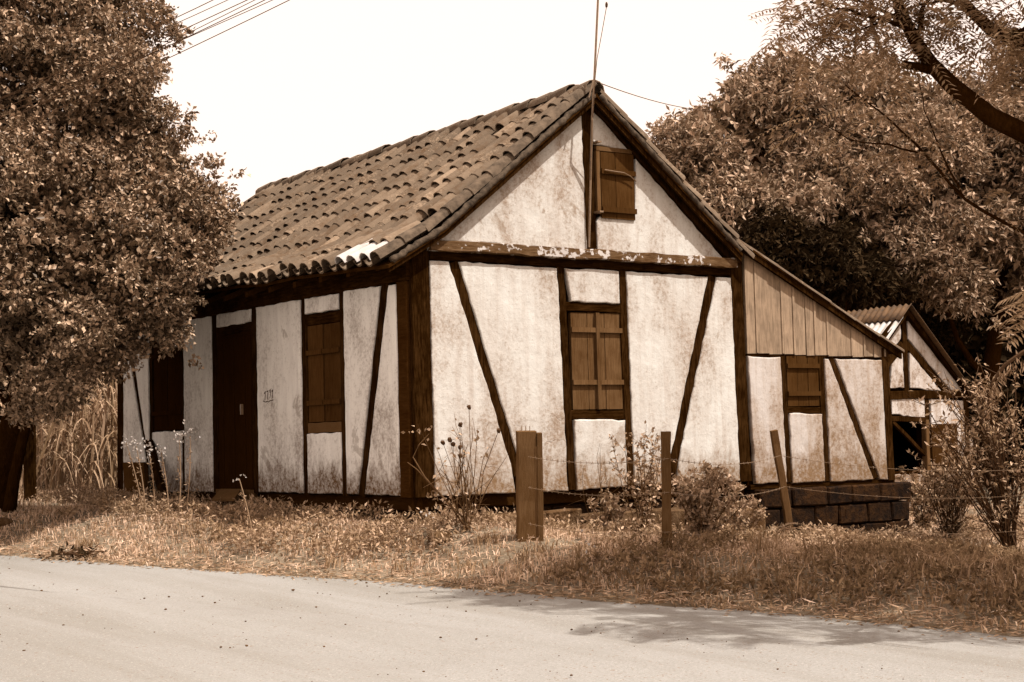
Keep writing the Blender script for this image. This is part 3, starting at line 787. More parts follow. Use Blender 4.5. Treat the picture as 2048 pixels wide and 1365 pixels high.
b = MB(); b.add([(xll, SY+.08, zb), (xrr, SY+.08, zb), (xc, SY+.08, za-.1), (xll, SY+3.2, zb), (xrr, SY+3.2, zb), (xc, SY+3.2, za-.1)], [(0, 1, 2), (5, 4, 3), (0, 3, 4, 1), (1, 4, 5, 2), (2, 5, 3, 0)]); b.build('gable_core', M['core'], shed)
def stim(name, a, c, wd, out=.02): return timber(name, (a[0], SY, a[1]), (c[0], SY, c[1]), NY, wd, M['timber'], shed, out, .08)
stim('king_post', S(1812, 785), S(1806, 622), .12)
stim('tie_beam', (xll, zb), (xrr, zb+.02), .14, .03)
stim('brace', S(1895, 785), S(1812, 688), .14)
stim('brace', (2*xc-S(1895, 785)[0], zb+.05), (xc-.05, S(1812, 690)[1]), .14)
stim('post', (xll+.08, -1.2), (xll+.08, zb), .14); stim('post', (xrr-.06, -1.2), (xrr-.06, zb), .13)
stim('stud', S(1858, 1010), S(1852, 800), .11)
def spanel(pts): panel(pts, 'y', M['plaster_shed'], shed, .012, .012, SY)
k0 = xc
spanel([S(1816, 640), S(1822, 636), S(1926, 785), S(1905, 785), S(1816, 678)])
spanel([S(1818, 705), S(1882, 783), S(1820, 776)])
spanel([(2*xc-S(1926, 785)[0], zb+.1), (2*xc-S(1905, 785)[0], zb+.1), (xc-.09, S(1816, 678)[1]), (xc-.09, S(1816, 642)[1])])
spanel([S(1784, 706), S(1804, 704), S(1808, 776), S(1780, 776)])
spanel([S(1782, 793), S(1848, 797), S(1850, 838), S(1784, 828)])
spanel([S(1860, 798), S(1928, 802), S(1945, 880), S(1945, 1000), S(1900, 1000), S(1885, 860), S(1862, 850)])
spanel([S(1784, 950), S(1850, 950), S(1852, 1030), S(1784, 1030)])
sw = MB(); p, q = S(1786, 945), S(1850, 840); sw.box((p[0], SY+.02, p[1]-.04), (q[0], SY+.18, p[1]+.005)); sw = sw.build('window', M['core'], shed)
tag(sw, 'black open window hole without a pane')
stim('window_head', (p[0], q[1]+.03), (q[0]+.1, q[1]+.0), .09)
timber('window_strut', (p[0]+.05, SY-.0, q[1]-.02), (q[0], SY-.0, p[1]+.25), NY, .06, M['timber'], sw, .01, .04)
timber('frame_jamb', (q[0], SY, p[1]), (q[0], SY, q[1]), NY, .08, M['post'], sw, .05, .05)
sb_ = MB(); p, q = S(1864, 945), S(1888, 848)
sb_.hexa([(p[0], SY-.03, p[1]), (q[0], SY-.28, p[1]), (q[0], SY-.25, p[1]), (p[0], SY, p[1]), (p[0], SY-.03, q[1]), (q[0], SY-.28, q[1]), (q[0], SY-.25, q[1]), (p[0], SY, q[1])])
sb_.build('open_shutter', M['shutter_side'], shed)
# corrugated sheets: near sheets bright, older ones behind rusty
def corr(name, side, y0, y1, t0, t1, mat, lift=0):
    vs = []; n = int((y1-y0)/.025)
    sl_ = (za+.06-(zb-.02))/(xrr-xc)
    for i in range(n+1):
        y = y0+(y1-y0)*i/n; h = .018*math.sin(2*math.pi*y/.13)+lift
        for t in (t0, t1):
            x = xc+side*t*(xrr-xc+.12); vs.append((x, y, za+.07-abs(x-xc)*sl_+h))
        for t in (t0, t1):
            x = xc+side*t*(xrr-xc+.12); vs.append((x, y, za+.065-abs(x-xc)*sl_+h-.004))
    fs = []
    for i in range(n):
        a = i*4; c = a+4; fs += [(a, c, c+1, a+1), (a+2, a+3, c+3, c+2), (a, a+2, c+2, c), (a+1, c+1, c+3, a+3)]
    fs += [(0, 1, 3, 2), (n*4, n*4+2, n*4+3, n*4+1)]
    b = MB(); b.add(vs, fs); return b.build(name, mat, shed, True)
tag(corr('roof_sheet', -1, SY-.18, SY+.75, .12, 1.0, M['corr'], .0), 'bright galvanised corrugated sheet')
corr('roof_sheet', -1, SY+.72, SY+1.9, .0, 1.0, M['rust'], .02)
corr('roof_sheet', -1, SY+1.88, SY+3.3, .0, 1.0, M['rust'], .0)
corr('roof_sheet', -1, SY-.2, SY+.72, .0, .16, M['rust'], .03)
corr('roof_sheet', 1, SY-.2, SY+1.6, .0, 1.0, M['rust'], .0); corr('roof_sheet', 1, SY+1.58, SY+3.3, .0, 1.0, M['rust'], .01)
stim('rafter', (xrr+.02, zb+.02), (xc, za-.02), .10, .10); stim('rafter', (xll-.02, zb+.02), (xc, za-.02), .10, .10)

# ------------------------------------------------------------------ fence posts and wires
def post(P, Ptop, wx, wy, label, name='fence_post', parts=None, mat='post'):
    P = A(*P); P[2] -= .12; Ptop = A(*Ptop)
    o = thing(name, tuple(P), label, 'fence post', 'posts of the wire fence')
    ax = nrm(Ptop-P); n = A(-.5, -.86, 0); n = nrm(n-ax*(n@ax))
    timber('post_shaft', P+n*(-wy/2), Ptop+n*(-wy/2), n, wx, M[mat], o, wy/2, wy/2, .008)
    return o, ax, n
P1 = hit(1055, 1082); d1 = project(P1)[2]
T1 = at(1054, 864, d1-.03)
o1, ax1, n1 = post(P1, T1, .185, .16, 'thick square wooden fence post in front of the gable, beside the brace')
sd1 = np.cross(ax1, n1)
if sd1@CR < 0: sd1 = -sd1
timber('side_slat', P1+sd1*.125-A(0, 0, .1), T1+sd1*.118-A(0, 0, .015), n1, .052, M['post'], o1, .01, .10, .003)
timber('side_slat', P1+sd1*.085-A(0, 0, .1), T1+sd1*.085-A(0, 0, .14), n1, .026, M['post'], o1, -.005, .08, .003)
b = MB()
for t_ in (-.05, -.01, .03): b.tube([T1+sd1*t_-n1*.03, T1+sd1*t_-n1*.03+A(0, 0, .05)], .004, 4)
b.build('nails', M['wire'], o1)
P2 = hit(1336, 1104); d2 = project(P2)[2]; T2 = at(1333, 864, d2)
o2, ax2, n2 = post(P2, T2, .078, .07, 'thin upright wooden fence post standing in the grass before the right brace')
P3 = hit(1588, 1082); d3 = project(P3)[2]; T3 = at(1549, 862, d3-.12)
o3, ax3, n3 = post(P3, T3, .085, .075, 'slanting wooden fence post leaning left in front of the lean-to')
PL = hit(58, 1008); PL = at(58, 1000, 22.0); PL[2] = float(ground_z(PL[0], PL[1]))
TL = at(58, 803, 22.0)
b_o, _, _ = post(PL, TL, .15, .12, 'dark square post behind the leaning tree trunk at the left', mat='timber')
# barbed wires strung along the posts
def barbed(frac, z_end, label):
    pts = []
    def on(P, T, f): return A(*P)+(A(*T)-A(*P))*f
    a = on(P1, T1, frac)-n1*.0+n1*.09; b_ = on(P2, T2, frac)+n2*.045; c = on(P3, T3, frac)+n3*.05
    e = at(2120, z_end, 17.5)
    ctrl = [a, b_, c, e]
    for q in range(3):
        for t in np.linspace(0, 1, 12, endpoint=False):
            p = ctrl[q]*(1-t)+ctrl[q+1]*t; p[2] -= .05*4*t*(1-t)*(1+.5*q); pts.append(p)
    pts.append(ctrl[3])
    base = pts[0].copy()
    o = thing('barbed_wire', tuple(base), label, 'wire', 'barbed wires of the fence')
    mb = MB(); mb.tube(pts, .0024, 4); mb.build('strand', M['wire'], o)
    mb = MB()
    for q in range(len(pts)-1):
        for t in (.2, .7):
            p = pts[q]*(1-t)+pts[q+1]*t
            for s_ in (-1, 1):
                v = nrm(A(random.random()-.5, random.random()-.5, s_*.8))*.014; mb.tube([p-v, p+v], .002, 3)
    tag(mb.build('barbs', M['wire'], o), kind='stuff')
barbed(.78, 935, 'topmost barbed wire of the fence, crossing the lean-to panels')
barbed(.50, 985, 'middle barbed wire of the fence, level with the stone foundation top')
barbed(.17, 1055, 'lowest barbed wire of the fence, just above the weeds')

# ------------------------------------------------------------------ aerial mast, cable, overhead wires
mast = thing('aerial_mast', (2.52, -.10, 2.7), 'thin metal aerial mast fixed to the gable king post', 'mast')
b = MB(); b.tube([onY(1178, 495, -.06), onY(1181, 360, -.09), onY(1184, 240, -.26), onY(1189, 150, -.26), onY(1196, 0, -.26), onY(1205, -160, -.26)], .013, 6); b.build('pole', M['metal'], mast)
b = MB(); b.tube([onY(1186, 162, -.30), onY(1178, 196, -.30)], .010, 6); b.build('stay_rod', M['metal'], mast)
b = MB(); b.tube([onY(1213, 14, -.27), onY(1203, 70, -.27), onY(1194, 118, -.27), onY(1190, 160, -.27), onY(1186, 230, -.28), onY(1182, 330, -.10), onY(1177, 430, -.05)], .0045, 5); b.build('aerial_cable', M['cable'], mast)
b = MB(); b.blob(onY(1213, 10, -.27), (.018, .018, .035), .2, 6, 4); b.build('cable_clip', M['cable'], mast)
b = MB()
for z in (3.1, 3.9): b.box((2.475, -.13, z), (2.53, -.0, z+.02))
b.build('bracket', M['metal'], mast)
p, q = onY(1190, 163, -.26), at(1420, 222, 27.0)
pts = [p*(1-t)+q*t-A(0, 0, .22*4*t*(1-t)*.3) for t in np.linspace(0, 1, 12)]
b = MB(); b.tube(pts, .006, 5); tag(b.build('guy_wire', M['cable'], None, base=p), 'thin wire running from the roof peak to the right-hand trees', 'wire')
pw = [(240, 48, 344, 0), (255, 50, 370, 0), (262, 66, 412, 0), (270, 78, 434, 0), (285, 76, 452, 0), (290, 72, 462, 0), (330, 80, 505, 0)]
pwl = ['leftmost', 'second from the left', 'third from the left', 'fourth from the left', 'fifth from the left', 'sixth from the left', 'rightmost']
for k, (xa, ya, xb2, yb2) in enumerate(pw):
    sl_ = (yb2-ya)/(xb2-xa)
    p = at(-420, ya+sl_*(-420-xa)+18, 17.0); q = at(900, yb2+sl_*(900-xb2)+20, 12.0)
    pts = [p*(1-t)+q*t-A(0, 0, .10*4*t*(1-t)) for t in np.linspace(0, 1, 14)]
    b = MB(); b.tube(pts, .0034 if k % 2 else .004, 5)
    tag(b.build('power_line', M['cable'], None, base=p), 'overhead power line above the left tree, %s at the top edge' % pwl[k], 'power line', 'overhead power lines')

# ------------------------------------------------------------------ vegetation tools
def rand_dirs(n): return nrm(rng.normal(size=(n, 3)))
def leaf_arrays(C, AX, NR, L, Wd, fold=.18):
    """folded diamond leaves: C base points, AX long axes, NR upper normals"""
    n = len(C); SD = nrm(np.cross(AX, NR)); UP = np.cross(SD, AX)
    L = np.broadcast_to(np.asarray(L, float), (n,))[:, None]; Wd = np.broadcast_to(np.asarray(Wd, float), (n,))[:, None]
    mid = C+AX*L*.45
    V = np.stack([C, mid-SD*Wd*.5+UP*Wd*fold, C+AX*L-UP*L*.10, mid+SD*Wd*.5+UP*Wd*fold], 1).reshape(-1, 3)
    i = np.arange(n)*4
    F = np.concatenate([np.stack([i, i+1, i+2], 1), np.stack([i, i+2, i+3], 1)])
    return V, F
def twig_leaves(B, D, per, L, ratio, length, up=.6, spread=.9, droop=0.0):
    """leaves around twigs starting at B in direction D"""
    n = len(B); t = rng.random((n, per))
    C = B[:, None]+D[:, None]*(t*length)[..., None]+rng.normal(size=(n, per, 3))*.02
    ax = D[:, None]*.5+rng.normal(size=(n, per, 3))*spread; ax[..., 2] -= droop; ax = nrm(ax)
    nr = rng.normal(size=(n, per, 3))*.6; nr[..., 2] += up; nr = nrm(nr)
    C = C.reshape(-1, 3); ax = ax.reshape(-1, 3); nr = nr.reshape(-1, 3)
    nr = nrm(nr-ax*np.sum(nr*ax, 1, keepdims=True))
    l = L*(.6+.7*rng.random(len(C)))
    return leaf_arrays(C, ax, nr, l, l*ratio)
def join(parts):
    V = []; F = []; n = 0
    for v, f in parts: V.append(v); F.append(f+n); n += len(v)
    return np.concatenate(V), np.concatenate(F)
def lobe_twigs(lobes, dens, shell=(.72, 1.04), low=-.75, sub=0):
    """twig starts spread over the outer shell of each lobe; lobes: (centre, radius or 3 radii)"""
    Bs, Ds = [], []
    for c, r in lobes:
        r = np.broadcast_to(np.asarray(r, float), (3,))
        n = int(dens*float(np.mean(r))**2*12)
        d = rand_dirs(int(n*1.3)); d = d[d[:, 2] > low][:n]
        # lumpy surface: push twigs in and out in patches
        k = vnoise(d[:, 0]*2.6+c[0]*3+7, d[:, 1]*2.6+d[:, 2]*2.1+c[1]*3, 5)*.8+vnoise(d[:, 0]*6+c[2]*5, d[:, 1]*5+d[:, 2]*6, 6)*.4
        rad = shell[0]+(shell[1]-shell[0])*rng.random(len(d))**.6
        rad = rad*(.72+.40*k)
        Bs.append(np.asarray(c)+d*r*rad[:, None]); Ds.append(nrm(d+rng.normal(size=d.shape)*.45))
    return np.concatenate(Bs), np.concatenate(Ds)
def clump_twigs(lobes, dens, rc, per_area, low=-.8):
    """leafy clumps sitting on the surface of each lobe, with dark gaps left between them"""
    Bs, Ds = [], []
    for c, r in lobes:
        n = max(5, int(dens*r*r)); d = rand_dirs(int(n*1.5)); d = d[d[:, 2] > low][:n]
        for q in d:
            cc = np.asarray(c)+q*r*(.52+.52*rng.random()**.7); k = rc*(.45+.85*rng.random()); sq = A(1, 1, .62)
            m_ = int(per_area*k*k*12.6); e = rand_dirs(m_*2); e = e[(e@nrm(q+A(0, 0, .5))) > -.35][:m_]
            Bs.append(cc+e*k*sq*(.45+.55*rng.random((len(e), 1))**.5)); Ds.append(nrm(e+q*.3+rng.normal(size=e.shape)*.4))
            if rng.random() < .25:          # a sprig that sticks out
                L_ = k*(.8+.9*rng.random()); v_ = nrm(q+A(0, 0, .45)+rng.normal(size=3)*.35); t = rng.random((9, 1))
                Bs.append(cc+v_*(k*.5+L_*t)+rng.normal(size=(9, 3))*.02); Ds.append(nrm(v_+rng.normal(size=(9, 3))*.5))
    return np.concatenate(Bs), np.concatenate(Ds)
def curve(p, q, n=8, bend=.15, seed=None):
    p, q = A(*p), A(*q); L = np.linalg.norm(q-p); o1_, o2_ = rng.normal(size=3)*bend*L*.4, rng.normal(size=3)*bend*L*.25
    return [p+(q-p)*t+o1_*math.sin(math.pi*t)+o2_*math.sin(2*math.pi*t) for t in np.linspace(0, 1, n)]
def tree(name, label, base, top, r0, lobes, leafmat, barkmat, dens, L, ratio, per, length, group=None, up=.6, droop=0.0, fill=1.0, trunk_pts=None, low=-.75, spread=.9, rc=.34, pa=30):
    o = thing(name, tuple(base), label, 'tree', group)
    mb = MB(); tp = trunk_pts or curve(base-A(0, 0, .2), top, 9, .12)
    mb.tube(tp, list(np.linspace(r0, r0*.35, len(tp))), 9); tr = mb.build('trunk', barkmat, o, True)
    mb = MB()
    for c, r in lobes:
        s_ = tp[int(len(tp)*(.45+.5*random.random()))-1]
        pts = curve(s_, c, 7, .2); mb.tube(pts, list(np.linspace(r0*.35, r0*.08, 7)), 6, False)
        rr = float(np.mean(r))
        for _ in range(3):
            e = A(*c)+rand_dirs(1)[0]*rr*.8; mb.tube(curve(pts[4], e, 5, .2), list(np.linspace(r0*.12, .008, 5)), 4, False)
    mb.build('limbs', barkmat, tr, True)
    B, D = clump_twigs(lobes, dens, rc, pa, low)
    parts = [twig_leaves(B, D, per, L, ratio, length, up, spread, droop)]
    if fill:
        B2, D2 = lobe_twigs(lobes, 22*fill, (.30, .68))
        parts.append(twig_leaves(B2, D2, 6, L*1.35, .6, length*1.2, up, .9, droop))
    V_, F_ = join(parts); mesh_np('crown', V_, [F_], leafmat, o)
    return o

# ------------------------------------------------------------------ trees
def lob(l): return [(at(a, b_, d), r) for a, b_, d, r in l]
LT = lob([(60, 40, 20, 1.5), (165, 110, 19.8, 1.0), (180, -30, 20.3, .55), (-90, 280, 20, 2.4), (125, 300, 19.4, 1.5), (265, 270, 19.8, .72),
          (255, 435, 19.1, .93), (335, 450, 19.1, .48), (60, 500, 18.8, 1.55), (200, 560, 18.7, .95), (295, 560, 19.0, .48), (265, 620, 18.9, .46),
          (110, 630, 18.9, .75), (-110, 600, 19, 1.8), (240, 660, 19.0, .45), (20, -110, 20.5, 1.7), (365, 505, 19.3, .38), (300, 350, 19.5, .58), (210, 190, 19.6, .72), (385, 440, 19.4, .25), (260, 520, 18.6, .6), (320, 615, 19.2, .32)])+[(A(-3.7, 8.2, 3.9), 1.6), (A(-4.4, 6.6, 3.9), 1.5), (A(-3.4, 9.5, 4.6), 1.8), (A(-2.6, 8.6, 5.6), 1.6), (A(-2.2, 7.2, 3.3), .8), (A(-1.6, 6.8, 3.2), .7)]  # lobes in world coordinates are added to keep sky light off the wall
tb = at(6, 1008, 20.8); tb[2] = float(ground_z(tb[0], tb[1]))
tpts = [tb-A(0, 0, .25), at(-2, 985, 20.8), at(14, 900, 20.7), at(40, 820, 20.5), at(62, 740, 20.2), at(55, 600, 20), at(70, 450, 20), at(60, 250, 20), at(70, 60, 20)]
lt = tree('broadleaf_tree', 'big dense glossy-leaved tree in front of the left end of the house', tb, None, .24, LT, M['leaf_dense'], M['bark'], 10, .066, .55, 9, .13, None, .55, .1, 1.6, tpts, -.8, .9, .38, 54)
b = MB(); b.tube([at(18, 1025, 20.2), at(28, 960, 20.2), at(45, 880, 20.2), at(70, 790, 20.2), at(82, 700, 20.1)], [.09, .075, .065, .06, .05], 8); b.build('second_stem', M['bark'], lt, True)

BG = 'tall trees behind the house'
def back(name, label, lobes, dens=13, base_px=None, L=.145, ratio=.36, mat='leaf_back', per=8, r0=.22, droop=.35):
    lb = lob(lobes); c = np.mean([l[0] for l in lb], axis=0)
    bs = A(c[0], c[1], float(ground_z(c[0], c[1])))
    return tree(name, label, bs, c+A(0, 0, 1.0), r0, lb, M[mat], M['bark'], dens*.8, L, ratio, per, .25, BG, .6, droop, .6, None, -.9, .9, .50, 26)
back('broadleaf_tree', 'pale leafy tree rising just right of the main roof slope',
     [(1445, 285, 31, .95), (1405, 355, 30.5, .62), (1500, 235, 32, .95), (1550, 340, 31.5, 1.5), (1465, 420, 30, .85), (1570, 195, 32, .8), (1540, 450, 29.5, 1.0)], 13)
back('broadleaf_tree', 'tall leafy tree behind the lean-to, left of the crossing limb',
     [(1650, 215, 33, 1.1), (1740, 190, 33, .95), (1700, 320, 32, 1.6), (1640, 440, 30.5, 1.2), (1780, 400, 31, 1.5), (1810, 250, 33, 1.2)], 12)
back('broadleaf_tree', 'tall leafy tree at the right edge behind the crossing limb',
     [(1900, 280, 33, 1.2), (2000, 270, 33, 1.3), (1920, 360, 32, 1.6), (2050, 290, 32, 1.7), (1980, 470, 31, 1.3), (1860, 500, 30.5, 1.0), (2120, 450, 31, 1.6)], 11)
back('broadleaf_tree', 'low dark tree filling the space between lean-to roof and shed',
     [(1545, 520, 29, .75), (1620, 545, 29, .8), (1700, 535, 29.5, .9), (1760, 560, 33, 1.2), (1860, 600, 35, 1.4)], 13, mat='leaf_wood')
# far wood that closes the view: one mass
wl_ = lob([(1600, 600, 40, 2.2), (1720, 500, 41, 2.4), (1840, 560, 40, 2.4), (1960, 480, 41, 2.6), (2060, 620, 39, 2.6), (1950, 720, 38, 2.4), (1840, 760, 39, 2.4), (2080, 820, 36, 2.2), (1960, 880, 37, 2.0), (1700, 760, 41, 2.4), (2150, 700, 36, 2.6),
           (-60, 760, 42, 2.6), (80, 740, 43, 2.6), (200, 760, 42, 2.3), (300, 780, 43, 2.2), (130, 880, 38, 1.6), (-150, 860, 38, 2.2), (250, 900, 40, 1.8), (30, 900, 37, 1.4)])
B, D = lobe_twigs(wl_, 15, low=-1); B2, D2 = lobe_twigs(wl_, 8, (.3, .7), low=-1)
V_, F_ = join([twig_leaves(B, D, 9, .27, .5, .6, .6, .9, .2), twig_leaves(B2, D2, 6, .6, .7, .8)])
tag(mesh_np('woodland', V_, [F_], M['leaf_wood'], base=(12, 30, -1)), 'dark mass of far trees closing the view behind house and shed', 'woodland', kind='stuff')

# feathery tree whose limb crosses the upper right corner
def compound(B, D, L, pairs, ll, lw, droop=.5):
    """pinnate leaves: B base, D direction, leaflets in pairs along a drooping rachis"""
    n = len(B); P = []; AXs = []; NRs = []; R0 = []
    side = nrm(np.cross(D, [0, 0, 1])+rng.normal(size=D.shape)*.25); up = np.cross(side, D)
    for k in range(pairs):
        t = (k+1)/pairs
        c = B+D*(L[:, None]*t)-A(0, 0, 1)*(droop*L[:, None]*t*t)
        for s_ in (-1, 1):
            a = nrm(side*s_+D*.35-A(0, 0, 1)*.25+rng.normal(size=D.shape)*.08)
            P.append(c); AXs.append(a); NRs.append(nrm(up-a*np.sum(up*a, 1, keepdims=True)))
            R0.append(np.full(n, ll*(1-.45*abs(t-.45))))
    P = np.concatenate(P); AXs = np.concatenate(AXs); NRs = np.concatenate(NRs); R0 = np.concatenate(R0)
    return leaf_arrays(P, AXs, NRs, R0, R0*lw, .05)
fb = at(2420, 1090, 13.5); fb[2] = float(ground_z(fb[0], fb[1]))
ft = thing('feathery_tree', tuple(fb), 'roadside tree with dark bare limb and feathery leaves in upper right corner', 'tree')
fork = at(2360, 420, 13.2)
mb = MB(); mb.tube([fb-A(0, 0, .2), fb+A(.05, 0, .8), at(2400, 760, 13.4), at(2380, 560, 13.3), fork, at(2340, 200, 13.0), at(2330, -100, 12.8)], [.30, .25, .22, .20, .19, .15, .09], 10); ftr = mb.build('trunk', M['bark'], ft, True)
mb = MB()
limbA = [fork, at(2200, 330, 12.9), at(2060, 272, 12.7), at(1985, 236, 12.6), at(1905, 172, 12.5), at(1862, 128, 12.5), at(1828, 78, 12.5), at(1800, 20, 12.5), at(1780, -60, 12.5), at(1765, -150, 12.5)]
mb.tube(limbA, [.11, .095, .082, .076, .068, .060, .052, .045, .038, .03], 9, False)
limbB = [at(2340, 240, 13), at(2180, 140, 12.9), at(2030, 76, 12.8), at(1985, 62, 12.8), at(1945, 25, 12.8), at(1915, -10, 12.8), at(1890, -70, 12.8)]
mb.tube(limbB, [.10, .085, .065, .055, .045, .04, .03], 8, False)
stub = [at(1862, 140, 12.5), at(1835, 134, 12.45), at(1806, 128, 12.4)]; mb.tube(stub, [.04, .035, .025], 6)
limbs_d = [
    ([at(1828, 78, 12.5), at(1842, 40, 12.4), at(1856, -5, 12.3), at(1865, -80, 12.2)], .028),
    ([at(1815, 60, 12.5), at(1770, 40, 12.3), at(1700, 22, 12.1), at(1620, 4, 12.0)], .020),
    ([at(1822, 66, 12.5), at(1775, 26, 12.6), at(1715, 2, 12.7), at(1640, -20, 12.8)], .018),
    ([at(1930, 8, 12.8), at(1880, 4, 12.6), at(1830, 14, 12.5), at(1780, 34, 12.4), at(1700, 70, 12.2)], .016),
    ([at(2000, 66, 12.8), at(2030, 66, 12.4), at(2080, 40, 12.2)], .03),
    ([at(2200, 560, 13.2), at(2050, 470, 13.2), at(1930, 400, 13.3), at(1850, 310, 13.4), at(1790, 250, 13.5), at(1690, 170, 13.5)], .018),
    ([at(1930, 400, 13.3), at(1880, 300, 13.3), at(1850, 220, 13.3), at(1835, 150, 13.3)], .010),
    ([at(1850, 310, 13.4), at(1780, 290, 13.4), at(1700, 280, 13.5), at(1620, 230, 13.5)], .010),
    ([at(2340, 200, 13), at(2450, 60, 11.5), at(2500, -200, 10)], .07), ([at(2340, 100, 13), at(2280, -250, 11.5), at(2200, -600, 10.5)], .07),
    ([at(2330, -100, 12.8), at(2150, -400, 12), at(1950, -600, 11.5)], .06), ([at(2330, -60, 12.8), at(2500, -400, 13), at(2600, -700, 13)], .05),
    ([fork, at(2600, 300, 12), at(2900, 150, 11)], .08), ([at(2360, 420, 13.2), at(2300, 480, 11.5), at(2150, 470, 10.2), at(2080, 540, 9.6)], .03)]
for pts, r in limbs_d:
    f = []
    for q in range(len(pts)-1):
        for t in (0, .33, .66): f.append(pts[q]*(1-t)+pts[q+1]*t+rng.normal(size=3)*r*.35)
    f.append(pts[-1]); mb.tube(f, list(np.linspace(r, r*.35, len(f))), 6, False)
mb.build('limbs', M['bark'], ftr, True)
Bs, Ds = [], []
def spray(pts, n, spreadr, length=(.25, .5)):
    pts = [A(*p) for p in pts]
    for _ in range(n):
        q = random.randrange(len(pts)-1); t = random.random(); p = pts[q]*(1-t)+pts[q+1]*t+rng.normal(size=3)*spreadr
        Bs.append(p); d_ = rng.normal(size=3); d_[2] = d_[2]*.4-.15; Ds.append(nrm(d_))
for k, (pts, r) in enumerate(limbs_d):
    if k < 4: spray(pts, 30, .15)
    elif k == 4: spray(pts, 26, .22)
    elif k < 8: spray(pts[1:], 16, .16)
spray(limbB[3:], 16, .28)
spray([at(1575, 20, 12), at(1680, 45, 12.2), at(1800, 30, 12.4)], 100, .17); spray([at(1960, 30, 12.6), at(2000, 20, 12.5), at(2080, 40, 12.4)], 30, .2)
spray([at(1960, 120, 13.2), at(2080, 150, 13)], 24, .25)
spray([at(2110, 555, 9.6), at(2095, 575, 9.5)], 10, .05)
Bs, Ds = np.array(Bs), np.array(Ds)
V_, F_ = compound(Bs, Ds, .30+.28*rng.random(len(Bs)), 13, .085, .26, .35)
mesh_np('crown', V_, [F_], M['leaf_fine'], ft)
# the high crown of the same tree, over the verge and the road: it shades them
Bh, Dh = [], []
for c, r in [(A(*c_), r_) for c_, r_ in (((2.0, -6.4, 5.5), 1.0), ((3.3, -6.3, 5.6), 1.1), ((3.9, -7.2, 5.5), 1.1), ((4.5, -7.9, 5.3), 1.1), ((1.4, -8.3, 5.6), 1.0), ((.7, -7.4, 5.7), .9), ((2.2, -9.2, 5.4), 1.0),
             ((2.5, -10.0, 5.0), 1.0), ((.4, -9.0, 5.3), .8), ((2.7, -7.7, 6.2), 1.2), ((1.0, -6.5, 6.0), .8), ((3.5, -8.8, 5.9), 1.1), ((4.8, -6.8, 5.2), 1.0), ((5.2, -8.8, 4.8), 1.0), ((1.2, -9.8, 4.6), .7), ((4.6, -5.9, 5.4), .8), ((3.0, -5.6, 6.0), .7))]:
    n_ = int(150*r*r); d_ = rand_dirs(n_)*r*(rng.random((n_, 1))**.4)*A(1, 1, .6); Bh.append(c+d_); e = rng.normal(size=(n_, 3)); e[:, 2] = e[:, 2]*.4-.1; Dh.append(nrm(e))
Bh, Dh = np.concatenate(Bh), np.concatenate(Dh)
V_, F_ = compound(Bh, Dh, .30+.28*rng.random(len(Bh)), 9, .125, .30, .35)
mesh_np('high_crown', V_, [F_], M['leaf_fine'], ft)
# the near frond that dips into the picture at the right edge
fr_b = np.array([at(2125, 560+14*k, 9.6) for k in range(5)]); fr_d = nrm(np.array([at(1985, 585+24*k, 9.4)-fr_b[k] for k in range(5)]))
V_, F_ = compound(fr_b, fr_d, np.full(5, .45), 16, .11, .22, .12)
mesh_np('near_frond', V_, [F_], M['leaf_fine'], ft)

# ------------------------------------------------------------------ shrubs and weeds
def shrub(name, label, base, stems, height, width, leafmat, nleaf, L, ratio=.55, cat='shrub', group=None, twigmat='twig', r=.008, leafy_from=.35, arch=.5, lean=(0, 0)):
    """stems fanning out from a base with leaves along them"""
    base = A(*base); o = thing(name, tuple(base), label, cat, group); mb = MB(); tips = []
    Bt, Dt = [], []
    for s_ in range(stems):
        a = random.random()*2*math.pi; h = height*(.55+.5*random.random()); w_ = width*random.random()
        e = base+A(math.cos(a)*w_+lean[0]*h, math.sin(a)*w_*.6+lean[1]*h, h*(1-arch*.35*random.random()))
        m_ = base+(e-base)*.5+A(0, 0, h*.18*arch)+rng.normal(size=3)*.04*height
        pts = [base+rng.normal(size=3)*A(.04, .04, 0), base*.6+m_*.4+rng.normal(size=3)*.02, m_, m_*.4+e*.6+A(0, 0, h*.05)+rng.normal(size=3)*.02*height, e]
        mb.tube(pts, [r, r*.9, r*.75, r*.55, r*.3], 4, False)
        for q in range(3):
            k = random.choice((1, 2, 3)); p = pts[k]; d_ = nrm(rng.normal(size=3)+A(0, 0, .4)); tip = p+d_*height*.22
            mb.tube([p, (p+tip)/2+rng.normal(size=3)*.01, tip], [r*.5, r*.4, r*.25], 3, False); tips.append(tip); Bt.append(p); Dt.append(tip-p)
        for q in range(2, 4): Bt.append(pts[q]); Dt.append(pts[q+1]-pts[q])
        tips.append(e)
    mb.build('stems', M[twigmat], o)
    if nleaf:
        Bt, Dt = np.array(Bt), np.array(Dt); i = rng.integers(0, len(Bt), nleaf); t = rng.random((nleaf, 1))
        C = Bt[i]+Dt[i]*t+rng.normal(size=(nleaf, 3))*.015; ax = nrm(rng.normal(size=(nleaf, 3))+A(0, 0, .2)); nr = nrm(rng.normal(size=(nleaf, 3))*.6+A(0, 0, .7)); nr = nrm(nr-ax*np.sum(nr*ax, 1, keepdims=True))
        l = L*(.6+.7*rng.random(nleaf)); V_, F_ = leaf_arrays(C, ax, nr, l, l*ratio); mesh_np('leaves', V_, [F_], leafmat, o)
    return o, tips
